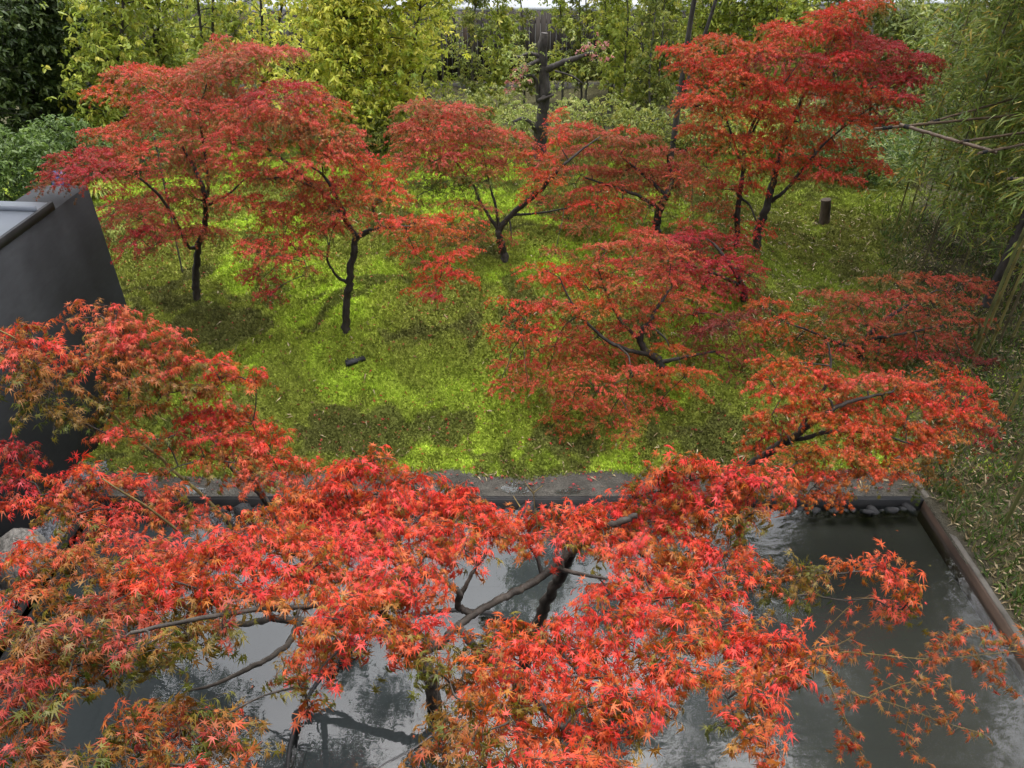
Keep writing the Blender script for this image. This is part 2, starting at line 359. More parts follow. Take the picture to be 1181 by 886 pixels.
# gravel between wall and rail
q = MB(); g = np.random.default_rng(3); n_ = 9000
cx = g.uniform(-4.8, PX0 - .18, n_); cy = g.uniform(2.6, 6.35, n_)
s = g.uniform(.010, .022, n_); c0 = np.array([[1, 0, 0], [0, 1, 0], [-1, 0, 0], [0, -1, 0], [0, 0, .8]], float)
a = g.random(n_) * 6.28; rot = np.stack([np.stack([np.cos(a), -np.sin(a)], -1), np.stack([np.sin(a), np.cos(a)], -1)], -2)
v = np.broadcast_to(c0, (n_, 5, 3)).copy(); v += (g.random((n_, 5, 3)) - .5) * .5
v[..., :2] = np.einsum('nij,nkj->nki', rot, v[..., :2]); v *= s[:, None, None]
v += np.stack([cx, cy, np.where(cy < 5.9, .035, gh(cx, cy) + .004)], -1)[:, None]
F = (np.array([(0, 1, 4), (1, 2, 4), (2, 3, 4), (3, 0, 4)])[None] + (np.arange(n_) * 5)[:, None, None]).reshape(-1, 3)
gc = g.uniform(.025, .16, n_)[:, None] * np.array([.95, 1.0, 1.1])
q.add(v.reshape(-1, 3), F, np.repeat(gc, 5, 0)); tag(q.build('gravel', M['gravelstone']), 'loose dark grey gravel beside the dark wall', 'gravel', kind='stuff')
bd = rock_mesh(77, 12, 9, .2).build('boulder', M['boulder'], smooth=True); bd.location = (-4.60, 4.85, .18); bd.scale = (.25, .36, .5); bd.rotation_euler = (.1, .1, .4)
tag(bd, 'pale weathered boulder on the gravel at the foot of the dark wall', 'boulder')
q = MB(); st = ground_at(411, 416)
q.box(st[0] - .13, st[0] + .1, st[1] - .05, st[1] + .05, st[2] - .01, st[2] + .03); sl = q.build('slate', M['rock']); sl.rotation_euler = (0, 0, 0)
me = sl.data
for vv in me.vertices:
    dx_, dy_ = vv.co.x - st[0], vv.co.y - st[1]; vv.co.x = st[0] + dx_ - dy_ * .4; vv.co.y = st[1] + dy_ * (1 - dx_ * 3) + dx_ * .3; vv.co.z += .15 * dx_
tag(sl, 'small dark flat slab lying on the moss near the middle', 'stone')

# ------------------------------------------------------------------ dark building at left
b = thing('dark_building', (-4.8, 5.5, 0), 'dark board marked building with a grey sheet metal roof at the left edge', 'building')
q = MB(); q.box(-5.35, -4.8, -6, 8.23, -.2, 2.585); q.build('wall', M['darkwall'], b)
q = MB(); q.box(-10, -5.352, 7.2, 7.5, -.2, 2.5); q.build('end_wall', M['darkwall'], b)
q = MB(); q.box(-11, -5.75, -6, 7.25, 2.66, 5.4); q.build('added_upper_wall', M['darkwall'], b)  # unseen storey, added to darken the left side and its pool reflection
shade_house = thing('house', (0, -2, 0), 'unseen dark house wall behind the viewpoint, added to darken the foreground', 'house')  # unseen block added behind the camera to cut sky light on the near leaves
q = MB(); q.box(-12, 14, -3.2, -1.3, -.4, 7.0); q.build('wall', M['darkwall'], shade_house)
q = MB(); q.box(-12.3, 14.3, -3.5, -.9, 7.003, 7.2); q.build('roof', M['metalroof'], shade_house)
q = MB()
v = [(-4.83, -6, 2.615), (-4.83, 7.5, 2.615), (-10, 7.5, 2.80), (-10, -6, 2.80)]
v = v + [(x_, y_, z_ + .045) for x_, y_, z_ in v]
q.add(v, [(0, 1, 2, 3), (7, 6, 5, 4), (0, 4, 5, 1), (1, 5, 6, 2), (2, 6, 7, 3), (3, 7, 4, 0)]); rf = q.build('roof', M['metalroof'], b)
q = MB()
for y_ in (7.25, 6.55, 5.85, 5.15):
    v = [(-4.84, y_, 2.662), (-4.84, y_ + .03, 2.662), (-10, y_ + .03, 2.847), (-10, y_, 2.847)]; v = v + [(a_, b_, c_ + .045) for a_, b_, c_ in v]
    q.add(v, [(7, 6, 5, 4), (0, 4, 5, 1), (1, 5, 6, 2), (2, 6, 7, 3), (3, 7, 4, 0)])
q.build('seam', M['metalroof'], rf)
q = MB(); q.box(-4.826, -4.79, -6, 7.5, 2.588, 2.672); q.build('edge_trim', M['steel'], b)

# ------------------------------------------------------------------ fence and house behind
f = thing('wooden_fence', (0, 22.4, .45), 'tall fence of weathered dark vertical boards behind the row of young trees', 'fence')
q = MB(); x = -19.0; g = np.random.default_rng(8)
while x < 19:
    wd = g.uniform(.12, .17); cc = g.choice(5, p=[.35, .25, .2, .12, .08])
    c = np.array([(.030, .025, .022), (.05, .043, .038), (.022, .018, .016), (.085, .078, .073), (.065, .045, .032)][cc]) * g.uniform(.8, 1.2)
    q.box(x, x + wd - .012, 22.4 + g.uniform(0, .012), 22.43, .62, 2.40 + g.uniform(-.012, .012), c); x += wd
q.build('board_panel', M['board'], f)
q = MB(); q.box(-19, 19, 22.435, 22.5, .9, 1.0, (.05, .04, .035)); q.box(-19, 19, 22.435, 22.5, 2.1, 2.2, (.05, .04, .035)); q.build('rail', M['board'], f)
q = MB(); q.box(-19, 19, 22.33, 22.55, .2, .54); q.build('kerb', M['kerb'], f)
for x in np.arange(-18, 18.1, 3.0):
    q = MB(); q.box(x - .05, x + .05, 22.505, 22.6, .2, 2.45, (.05, .04, .035)); q.build('post', M['board'], f)
def house(x0, x1, y0, zc, zr, label):
    hh = thing('neighbour_house', ((x0 + x1) / 2, y0 + 3, .3), label, 'house')
    q = MB(); q.box(x0 + .3, x1 - .3, y0 + .4, y0 + 8, 0, zc); q.build('wall', M['plaster'], hh)
    v = [(x0, y0, zc), (x1, y0, zc), (x1, y0 + 5, zr), (x0, y0 + 5, zr), (x0, y0 + 9, zc), (x1, y0 + 9, zc)]
    v = v + [(a_, b_, c_ + .12) for a_, b_, c_ in v]
    q = MB(); q.add(v, [(0, 3, 2, 1), (3, 4, 5, 2), (6, 7, 8, 9), (9, 8, 11, 10), (0, 1, 7, 6), (1, 2, 8, 7), (2, 5, 11, 8), (5, 4, 10, 11), (4, 3, 9, 10), (3, 0, 6, 9)]); r_ = q.build('roof', M['whiteroof'], hh)
    q = MB(); 
    for i in range(1, 9):
        y_ = y0 + i * .55; z_ = zc + .12 + (zr - zc) * (y_ - y0) / 5
        q.box(x0 + .02, x1 - .02, y_, y_ + .06, z_ - .01, z_ + .06)
    q.build('roof_batten', M['whiteroof'], r_)
house(-14.5, -7.7, 23.6, 2.35, 3.5, 'low house with a pale ribbed roof behind the fence at the far left')
house(-7.0, 5.2, 23.4, 2.25, 3.5, 'long low house with a pale ribbed roof behind the fence at the middle')
house(5.8, 16, 24.2, 2.3, 3.6, 'low house with a pale ribbed roof behind the fence at the right')

# ------------------------------------------------------------------ leaves
def star(lobes, notch, droop=.34):
    """palmate maple leaf: fan of tips and notches round a centre; x outward, y sideways, z normal"""
    pts = [(0, 0, 0)]
    for i, (a, l) in enumerate(lobes):
        a = R(a); pts.append((l * math.cos(a), l * math.sin(a), -droop * l * l))
        if i < len(lobes) - 1:
            an = (R(lobes[i][0]) + R(lobes[i + 1][0])) / 2; r = notch * min(lobes[i][1], lobes[i + 1][1]) ** .7
            pts.append((r * math.cos(an), r * math.sin(an), .03))
    n_ = len(pts)
    return np.array(pts), np.array([(0, i, i + 1) for i in range(1, n_ - 1)])
LEAF7 = star([(-128, .42), (-84, .72), (-40, .93), (0, 1.0), (40, .93), (84, .72), (128, .42)], .235)
NEAR = [star([(-120, .40), (-76, .74), (-36, .97), (3, 1.0), (44, .88), (90, .66), (132, .36)], .22, .3), star([(-134, .34), (-92, .66), (-44, .86), (-3, 1.05), (36, .98), (78, .80), (120, .46)], .25, .5), star([(-98, .55), (-44, .92), (0, 1.0), (42, .90), (92, .60)], .23, .4)]
LEAF5 = star([(-105, .55), (-48, .9), (0, 1.0), (48, .9), (105, .55)], .26)
# lanceolate leaf, folded along its midrib
OVAL = (np.array([(0, 0, 0), (.35, .2, .05), (.35, -.2, .05), (.75, .17, .0), (.75, -.17, .0), (1.05, 0, -.16), (.4, 0, -.02)]),
        np.array([(0, 6, 1), (0, 2, 6), (6, 3, 1), (6, 2, 4), (6, 5, 3), (6, 4, 5)]))
BLADE = (np.array([(0, 0, 0), (.3, .078, .02), (.3, -.078, .02), (1, 0, -.18)]), np.array([(0, 2, 1), (1, 2, 3)]))
def unit(v): return v / (np.linalg.norm(v, axis=-1, keepdims=True) + 1e-9)
def leaves(q, tpl, P, ax, nrm, size, col):
    if tpl is LEAF7:                       # three leaf outlines mixed
        pick = rng.integers(3, size=len(P))
        for k_, t_ in enumerate(NEAR): leaves(q, t_, P[pick == k_], ax[pick == k_], nrm[pick == k_], size[pick == k_], col[pick == k_])
        return
    if len(P) == 0: return
    """place one leaf per row: origin P, pointing along ax, face along nrm"""
    ax = unit(ax); s_ = unit(np.cross(nrm, ax)); nn = np.cross(ax, s_)
    T, F = tpl; curl = rng.uniform(.1, 2.6, len(P))
    V = P[:, None] + size[:, None, None] * (T[None, :, 0:1] * ax[:, None] + T[None, :, 1:2] * s_[:, None] + (T[None, :, 2:3] * curl[:, None, None]) * nn[:, None])
    k = len(T); FF = (F[None] + (np.arange(len(P)) * k)[:, None, None]).reshape(-1, F.shape[1])
    q.add(V.reshape(-1, 3), FF, np.repeat(col, k, 0))
def twigs(q, P0, P1, r0, r1, col, sag=.1):
    """many thin three-sided twigs at once, each bent once"""
    n_ = len(P0); 
    if n_ == 0: return
    d = P1 - P0; L = np.linalg.norm(d, axis=1, keepdims=True); mid = (P0 + P1) / 2 + np.array([0, 0, 1]) * L * sag
    u = unit(np.cross(d, rng.normal(size=(n_, 3)))); w_ = unit(np.cross(d, u))
    V = []
    for c, r in ((P0, r0), (mid, (r0 + r1) / 2), (P1, r1)):
        for a in (0, 2.094, 4.189): V.append(c + r * (u * math.cos(a) + w_ * math.sin(a)))
    V = np.stack(V, 1)
    F = np.array([(i + j, i + (j + 1) % 3, i + 3 + (j + 1) % 3, i + 3 + j) for i in (0, 3) for j in range(3)])
    q.add(V.reshape(-1, 3), (F[None] + (np.arange(n_) * 9)[:, None, None]).reshape(-1, 4), np.broadcast_to(col, (n_ * 9, 3)))

# own colours of maple leaves (sheltered leaves stay greener, exposed ones turn red)
PAL = {
    'red':     [(.16, .13, .015), (.44, .11, .014), (.62, .06, .020), (.66, .036, .032)],
    'orange':  [(.17, .14, .015), (.44, .13, .016), (.58, .085, .018), (.58, .045, .026)],
    'coral':   [(.15, .14, .02), (.38, .13, .026), (.55, .085, .034), (.62, .058, .046)],
    'dull':    [(.13, .13, .022), (.33, .125, .030), (.48, .092, .042), (.55, .070, .056)],
    'crimson': [(.14, .06, .015), (.34, .045, .016), (.42, .025, .025), (.44, .020, .040)],
    'scarlet': [(.17, .15, .02), (.42, .15, .022), (.62, .085, .030), (.68, .048, .046)],
    'mixed':   [(.085, .105, .014), (.16, .13, .02), (.32, .095, .028), (.42, .055, .042)],
    'olive':   [(.09, .11, .014), (.15, .13, .016), (.26, .11, .018), (.40, .07, .022)],
    'green':   [(.075, .11, .014), (.10, .125, .016), (.14, .13, .017), (.22, .11, .02)],
    'dark':    [(.08, .05, .015), (.18, .045, .017), (.25, .032, .022), (.28, .026, .03)],
}
def palette(name, t):
    c = np.array(PAL[name]); t = np.clip(t, 0, 1) * (len(c) - 1); i = np.minimum(t.astype(int), len(c) - 2); u = (t - i)[:, None]
    return c[i] * (1 - u) + c[i + 1] * u

LAIK = 1.9
def pad_frame(px, py, Yp, rx, ry):
    d = ray(px, py); s = Yp / d[1] / FPX; c = CAM + d * (Yp / d[1])
    dn = math.atan2(-d[2], math.hypot(d[0], d[1]))
    W = rx * s; H = ry * s; rz = .85 * H
    D = math.sqrt(max(H * H - (rz * math.cos(dn)) ** 2, .05 * H * H)) / math.sin(dn)
    return c, W, min(D, 1.6 * W), rz
TILT = .6
def add_pad(crown, tw, px, py, Yp, rx, ry, pal, size, lai=2.0, tpl=LEAF5, twc=(.03, .022, .016), bias=0.0):
    c, W, D, H = pad_frame(px, py, Yp, rx, ry)
    per = 9
    area = .62 * size * size * 1.1
    lai = lai * LAIK
    n_ = max(5, int(lai * math.pi * W * D / (area * per)))
    th = rng.random(n_) * 2 * math.pi; r = np.sqrt(rng.random(n_)) * (1.0 + .12 * rng.normal(size=n_))
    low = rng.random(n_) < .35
    r = np.clip(r, 0, 1.2)
    # lumps: the pad is a cluster of small mounds, not one dome
    lump = vn(c[0] * 3 + r * np.cos(th) * 2.4, c[1] * 3 + r * np.sin(th) * 2.4, 1.3, 2) - .5
    zz = np.sqrt(np.clip(1.25 - r * r, 0, 2)) - .55 - np.where(low, rng.random(n_) * .8, rng.random(n_) * .18) + .7 * lump
    hang = (r > .62) & (rng.random(n_) < .5); fall = np.where(hang, rng.random(n_) * 1.25 * np.clip((r - .5) * 2, 0, 1), 0); zz = zz - fall
    ta, tb = rng.normal(size=2) * TILT
    p = np.stack([c[0] + W * r * np.cos(th), c[1] + D * r * np.sin(th), c[2] + H * (zz + r * np.cos(th) * ta + r * np.sin(th) * tb)], -1)
    out = np.stack([np.cos(th) * (.25 + r), np.sin(th) * (.25 + r), .30 - .55 * r ** 2 - .9 * hang], -1) + rng.normal(size=(n_, 3)) * .24
    out[:, 1] -= .30
    d = unit(out); nrm = unit(np.array([0, -.12, 1.0]) + rng.normal(size=(n_, 3)) * .22 + .25 * d * np.array([1, 1, 0]))
    s = unit(np.cross(nrm, d)); nrm = np.cross(d, s)
    L = size * rng.uniform(2.2, 3.8, n_)
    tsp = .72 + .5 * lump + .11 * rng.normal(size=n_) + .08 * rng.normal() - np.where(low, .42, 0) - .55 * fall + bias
    twigs(tw, p - d * (L * .5)[:, None], p + d * (L * .5)[:, None], .0016 * size / .05, .0009 * size / .05, np.array(twc) * 1.4, .03)
    slots = [(-.45, 1), (-.45, -1), (-.15, 1), (-.15, -1), (.15, 1), (.15, -1), (.42, 1), (.42, -1), (.5, 0)]
    for k, (tt, sd_) in enumerate(slots):
        keep = rng.random(n_) < .93
        ang = R(62) * (1 - .35 * (tt + .5)) * sd_ + rng.normal(size=n_) * .25
        ax = d * np.cos(ang)[:, None] + s * np.sin(ang)[:, None] + rng.normal(size=(n_, 3)) * .10
        ax[:, 2] -= rng.uniform(.2, 1.15, n_) + .6 * hang
        nn = nrm + rng.normal(size=(n_, 3)) * .22
        sz = size * rng.uniform(.5, 1.15, n_)
        pos = p + d * (L * tt)[:, None] + unit(ax) * (sz * .35)[:, None]
        pos[:, 2] -= .06 * L * (tt + .5) ** 2
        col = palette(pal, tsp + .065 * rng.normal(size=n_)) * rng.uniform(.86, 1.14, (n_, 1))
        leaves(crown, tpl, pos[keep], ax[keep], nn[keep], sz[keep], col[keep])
    # inner twigs from the pad's own fork
    k = max(3, min(14, n_ // 9)); sel = rng.choice(n_, k, replace=False)
    fork = np.array([c[0], c[1], c[2] - .45 * H])
    twigs(tw, np.repeat(fork[None], k, 0), p[sel], .0045 * size / .05, .0018 * size / .05, np.array(twc), .12)
    return fork, (W + D) / 2

def maple(name, label, base, stems, pads, pal, size, Y0, lai=2.0, tpl=LEAF5, group=None, twc=(.03, .022, .016), dark=(1, 1, 1), extra=None, grow=1.12):
    """stems: list of pixel polylines [(px,py,Y,rad)...] (first starts on the ground point `base`); pads: (px,py,dY,rx,ry[,palette])"""
    base = np.asarray(base, float)
    t = thing(name, base, label, 'tree', group)
    tr = MB(); br = MB(); cr = MB(); nodes = []; rads = []
    for i, stm in enumerate(stems):
        P = [at(a, b_, c) for a, b_, c, _ in stm]; r = [x_[3] for x_ in stm]
        if i == 0: P = [base + np.array([0, 0, -.12])] + P; r = [r[0] * 1.45] + r
        n_ = 6 * len(P); S = spline(P, n_); rr = np.interp(np.linspace(0, 1, n_), np.linspace(0, 1, len(r)), r)
        if i == 0: rr[:4] *= np.array([1.7, 1.45, 1.2, 1.08])
        S[1:-1] += rng.normal(size=(n_ - 2, 3)) * (rr[1:-1, None] * .16)
        (tr if i == 0 else tr).tube(S, rr, 9, dark, .2)
        nodes.append(S[n_ // 4:]); rads.append(rr[n_ // 4:])
    nodes = np.concatenate(nodes); rads = np.concatenate(rads)
    order = []
    for pd in pads:
        px, py, dY, rx, ry = pd[:5]; rx *= grow; ry *= grow; pl = pd[5] if len(pd) > 5 and pd[5] else pal; l_ = pd[6] if len(pd) > 6 else lai
        fork, sz = add_pad(cr, br, px, py, Y0 + dY + (rng.uniform(-.35, .35) if tpl is LEAF5 else 0), rx, ry, pl, size, l_, tpl, twc)
        order.append((fork, sz))
    c0 = base + np.array([0, 0, 1.0])
    order.sort(key=lambda a: np.linalg.norm(a[0] - c0))
    for fork, sz in order:
        d = np.linalg.norm(nodes - fork, axis=1) + .25 * np.maximum(nodes[:, 2] - fork[2] + .05, 0) + .8 * np.maximum(base[2] + .9 - nodes[:, 2], 0)
        j = int(np.argmin(d)); a = nodes[j]; L = np.linalg.norm(fork - a)
        r0 = min(rads[j] * .62, .006 + .014 * L + .006); r0 = max(r0, .005)
        mid1 = a + (fork - a) * .35 + np.array([0, 0, .10 * L]) + rng.normal(size=3) * .04 * L
        mid2 = a + (fork - a) * .7 + np.array([0, 0, .10 * L]) + rng.normal(size=3) * .04 * L
        S = spline([a, mid1, mid2, fork], 10); rr = np.linspace(r0, max(.0035, r0 * .35), 10)
        tr.tube(S, rr, 6, dark, .15)
        nodes = np.vstack([nodes, S[3:]]); rads = np.concatenate([rads, rr[3:]])
    if extra: extra(t, tr, br, cr)
    tr.build('trunk', M['bark'], t, smooth=True)
    br.build('twigs', M['twig'], t)
    cr.build('crown', M['maple'], t)
    return t

# ------------------------------------------------------------------ the maples on the moss mound
b1 = ground_at(228, 346); y = b1[1]
maple('maple_tree', 'dull red maple with a forked trunk beside the dark wall, leftmost on the moss', b1,
      [[(228, 344, y, .050), (226, 318, y, .045), (229, 285, y, .040), (236, 262, y, .034), (237, 238, y - .1, .030), (233, 212, y - .1, .026), (222, 190, y, .020), (210, 168, y, .014)],
       [(229, 285, y, .03), (217, 284, y - .1, .020), (200, 250, y - .3, .018), (180, 222, y - .5, .016), (145, 195, y - .8, .012), (110, 190, y - 1.0, .008)],
       [(237, 238, y, .024), (240, 205, y + .1, .018), (232, 150, y + .2, .016), (231, 125, y + .3, .013), (238, 98, y + .4, .008)],
       [(237, 238, y, .02), (262, 225, y + .1, .014), (290, 200, y + .2, .009)]],
      [(300, 64, .5, 50, 11), (262, 66, .5, 45, 14), (250, 50, .5, 14, 8), (240, 84, .4, 40, 16), (275, 84, .4, 20, 12), (185, 92, .3, 42, 16, 'coral'), (150, 84, .3, 28, 11, 'coral'), (122, 106, .1, 26, 7, 'orange'), (145, 120, 0, 16, 5, 'orange'),
       (205, 118, .2, 45, 20, 'coral'), (255, 118, .4, 40, 18), (150, 144, 0, 26, 10, 'orange'), (130, 156, -.3, 32, 11, 'coral'), (85, 185, -1.0, 40, 15, 'crimson'), (65, 205, -1.1, 26, 10), (105, 200, -1.0, 36, 15, 'crimson'),
       (125, 178, -.7, 36, 13, 'coral'), (165, 180, -.4, 38, 14, 'coral'), (200, 150, .1, 40, 20), (245, 150, .3, 38, 20), (190, 205, -.3, 40, 15), (225, 185, 0, 32, 14),
       (130, 240, -.5, 22, 14, 'crimson'), (160, 246, -.5, 32, 16), (155, 275, -.6, 20, 16, 'crimson'), (190, 240, -.4, 36, 16), (210, 268, -.4, 34, 14), (165, 292, -.6, 12, 8, 'crimson'), (240, 268, -.3, 26, 12), (225, 225, -.2, 26, 12), (180, 270, -.5, 26, 12)],
      'dull', .027, y, 1.2, twc=(.028, .022, .017))
b2 = ground_at(399, 380); y = b2[1]
maple('maple_tree', 'bright red orange maple on a slim bent dark trunk in the open moss', b2,
      [[(399, 378, y, .052), (400, 350, y, .046), (403, 320, y, .044), (408, 290, y, .042), (412, 274, y, .038), (430, 265, y - .05, .028), (455, 262, y - .2, .020), (490, 262, y - .4, .012)],
       [(412, 274, y, .030), (385, 235, y, .024), (362, 215, y, .022), (340, 195, y, .018), (318, 178, y + .1, .014), (296, 165, y + .1, .009)],
       [(400, 326, y, .022), (388, 318, y - .1, .016), (378, 300, y - .2, .013), (380, 280, y - .3, .009)],
       [(400, 250, y, .02), (375, 205, y, .016), (352, 185, y + .2, .012), (345, 150, y + .3, .009), (352, 128, y + .3, .006)],
       [(362, 215, y, .015), (330, 205, y - .1, .012), (295, 208, y - .1, .008)]],
      [(325, 108, .3, 50, 18, 'crimson'), (365, 122, .3, 35, 17, 'red'), (285, 130, .2, 40, 18), (340, 140, .2, 50, 20), (385, 150, .1, 34, 18), (270, 160, .1, 35, 18), (320, 170, .1, 50, 20), (370, 180, 0, 45, 20), (405, 185, -.1, 36, 16, 'red'),
       (275, 195, 0, 36, 18), (320, 205, -.1, 45, 18), (380, 215, -.2, 45, 18, 'coral'), (430, 205, -.1, 36, 16, 'red'), (455, 216, 0, 20, 10, 'red'), (290, 235, -.2, 42, 18), (340, 240, -.3, 45, 18), (395, 242, -.3, 40, 14, 'coral'), (440, 228, -.1, 28, 12, 'orange'),
       (325, 268, -.4, 45, 18), (370, 262, -.4, 36, 14), (305, 290, -.5, 30, 14), (345, 290, -.5, 26, 14), (300, 318, -.6, 22, 12, 'crimson'), (310, 340, -.7, 16, 8, 'crimson'), (355, 312, -.5, 14, 10, 'olive'),
       (475, 255, -.4, 36, 11, 'red'), (520, 255, -.3, 34, 11, 'red'), (500, 268, -.5, 40, 11, 'orange'), (480, 290, -.5, 26, 12, 'red'), (515, 298, -.6, 34, 14, 'red'), (505, 322, -.7, 34, 14, 'red'), (500, 342, -.8, 18, 7, 'crimson'), (538, 318, -.6, 16, 8, 'red'), (450, 262, -.3, 20, 8)],
      'coral', .029, y, 1.2)
b3 = ground_at(582, 299); y = b3[1]
maple('maple_tree', 'dusty red maple with a leaning trunk and greenish shaded leaves, middle of the moss', b3,
      [[(582, 297, y, .055), (578, 280, y, .05), (575, 266, y, .045), (590, 248, y, .04), (612, 230, y - .1, .034), (632, 210, y - .2, .028), (648, 192, y - .2, .020), (675, 170, y - .1, .013), (692, 158, y, .008)],
       [(575, 266, y, .026), (572, 240, y, .02), (565, 215, y + .1, .014), (560, 190, y + .2, .009)],
       [(576, 268, y, .026), (555, 235, y, .022), (545, 212, y + .1, .018), (528, 190, y + .2, .012), (515, 170, y + .3, .008)],
       [(590, 248, y, .02), (620, 246, y - .1, .014), (655, 240, y - .2, .008)]],
      [(480, 122, .4, 28, 9), (520, 128, .4, 40, 12), (495, 145, .3, 45, 14, 'coral'), (540, 145, .3, 32, 12), (475, 148, .3, 22, 9), (510, 165, .2, 50, 14, 'coral'), (470, 178, .1, 22, 9), (500, 182, .1, 44, 12), (555, 165, .2, 32, 12), (585, 155, .1, 24, 10, 'coral'), (600, 168, .1, 20, 9),
       (545, 188, 0, 40, 12), (585, 185, 0, 30, 11), (495, 215, -.2, 34, 12, 'green', 1.0), (530, 210, -.1, 36, 12, 'green', 1.0), (515, 198, 0, 30, 10, 'olive'), (480, 235, -.3, 20, 8, 'olive'), (560, 205, -.1, 24, 10, 'olive'),
       (625, 182, -.3, 26, 9, 'red'), (615, 200, -.3, 20, 11, 'red'), (612, 222, -.35, 14, 9, 'red'), (640, 135, 0, 13, 9, 'red'), (644, 162, -.1, 13, 12, 'red'), (632, 205, -.3, 22, 8, 'orange'), (540, 238, -.3, 36, 9), (590, 275, -.5, 14, 6), (640, 290, -.6, 22, 8), (540, 275, -.4, 26, 9)],
      'dull', .027, y, 1.2)
b4 = ground_at(757, 272); y = b4[1]
maple('maple_tree', 'dusty red spreading maple with a short thick crooked trunk, right of the leaning one', b4,
      [[(757, 270, y, .07), (757, 258, y, .062), (762, 240, y, .055), (770, 222, y, .045), (776, 205, y + .1, .03), (770, 185, y + .2, .02)],
       [(762, 242, y, .034), (735, 225, y - .1, .026), (705, 215, y - .1, .018), (675, 205, y - .1, .012)],
       [(768, 225, y, .03), (740, 200, y + .1, .02), (715, 180, y + .2, .013)]],
      [(665, 148, .3, 30, 9, 'coral'), (690, 158, .3, 40, 11), (725, 165, .3, 36, 11), (720, 150, .3, 14, 6, 'red'), (650, 180, .1, 36, 11), (690, 178, .2, 40, 11), (735, 182, .2, 40, 12), (770, 175, .3, 26, 9), (785, 192, .2, 26, 10),
       (670, 198, .1, 40, 10), (715, 200, .1, 40, 11), (755, 200, .1, 34, 11), (690, 218, -.1, 44, 10, 'coral'), (735, 215, 0, 40, 11), (780, 212, .1, 26, 10), (660, 232, -.2, 34, 9, 'olive'), (690, 235, -.4, 36, 11, 'red'), (715, 250, -.4, 34, 12, 'coral'), (750, 235, -.2, 26, 9), (655, 252, -.3, 26, 8), (735, 268, -.5, 24, 8, 'coral'), (620, 232, -.3, 18, 6), (680, 260, -.5, 26, 9)],
      'dull', .027, y, 1.2)
b5 = ground_at(869, 287); y = b5[1]
maple('maple_tree', 'tall vivid red maple with two dark stems at the right rear of the moss', b5,
      [[(872, 286, y, .065), (876, 262, y, .06), (884, 238, y, .055), (890, 216, y, .05), (897, 190, y, .042), (905, 160, y + .1, .034), (920, 125, y + .2, .024), (938, 90, y + .3, .016), (962, 45, y + .4, .008)],
       [(850, 284, y - .1, .045), (850, 258, y - .1, .042), (853, 225, y - .1, .038), (857, 198, y, .032), (860, 165, y, .024), (880, 120, y + .1, .016), (900, 95, y + .2, .010)],
       [(890, 232, y, .034), (905, 220, y - .1, .026), (930, 190, y - .1, .020), (955, 162, y, .015), (985, 138, y + .1, .010), (1010, 120, y + .2, .006)],
       [(857, 200, y, .022), (845, 160, y - .1, .015), (828, 115, y, .010), (800, 92, y + .1, .007)],
       [(857, 175, y, .02), (880, 130, y - .1, .014), (905, 95, y - .1, .010), (922, 72, y, .006)]],
      [(985, 10, .4, 28, 10), (960, 22, .4, 28, 12), (935, 40, .3, 40, 14), (900, 35, .3, 24, 12), (985, 45, .3, 30, 13, 'crimson'), (1020, 55, .3, 30, 12, 'crimson'), (1055, 68, .4, 26, 11, 'crimson'), (1070, 75, .5, 16, 7, 'crimson'), (778, 60, .2, 20, 8), (800, 58, .2, 22, 9), (840, 48, .2, 32, 11), (870, 60, .2, 34, 14), (800, 78, .1, 30, 10), (835, 75, .2, 32, 13),
       (905, 68, .2, 40, 16, 'crimson'), (955, 72, .2, 40, 15), (1000, 82, .3, 36, 14, 'crimson'), (1040, 92, .3, 28, 12, 'crimson'), (860, 92, .1, 42, 16), (900, 100, .1, 42, 16), (950, 105, .1, 42, 16), (995, 112, .2, 36, 14), (1035, 112, .3, 26, 10, 'crimson'), (815, 100, 0, 30, 13), (805, 118, -.1, 28, 12), (835, 130, 0, 34, 15, 'orange'), (875, 130, 0, 40, 16, 'orange'), (925, 135, 0, 42, 16), (975, 138, .1, 36, 13, 'orange'), (1015, 140, .2, 22, 8),
       (810, 150, -.2, 26, 11, 'orange'), (845, 165, -.2, 34, 14, 'orange'), (890, 165, -.1, 36, 14, 'orange'), (930, 160, 0, 36, 13, 'orange'), (965, 168, 0, 28, 10), (860, 190, -.3, 34, 12), (900, 190, -.3, 34, 11), (945, 188, -.3, 30, 9), (985, 182, -.2, 30, 11), (1010, 192, -.2, 20, 9), (965, 205, -.3, 34, 9, 'coral'), (930, 205, -.3, 26, 8, 'coral'), (815, 188, -.3, 30, 12, 'coral'), (800, 208, -.4, 30, 12, 'coral'), (835, 215, -.3, 24, 10, 'coral'), (820, 240, -.5, 26, 11, 'coral'), (800, 258, -.6, 22, 10, 'coral'), (870, 215, -.3, 18, 7), (880, 262, -.6, 16, 7), (845, 250, -.4, 14, 7)],
      'red', .031, y, 1.1)
b6 = ground_at(858, 348); y = b6[1]
maple('maple_tree', 'low dark red maple just in front of the two stemmed tall one', b6,
      [[(858, 346, y, .05), (858, 334, y, .045), (850, 318, y, .036), (838, 300, y, .026), (822, 280, y + .1, .016)],
       [(856, 330, y, .026), (830, 318, y - .1, .02), (795, 305, y - .2, .012)]],
      [(800, 272, .1, 36, 12), (835, 285, .1, 34, 12), (770, 280, 0, 30, 11), (790, 300, -.1, 36, 13), (830, 308, -.1, 36, 13), (865, 315, 0, 18, 10), (770, 318, -.2, 34, 12), (810, 328, -.2, 36, 12), (850, 335, -.2, 24, 9)],
      'crimson', .028, y, 1.6)
b7 = ground_at(768, 432); y = b7[1]
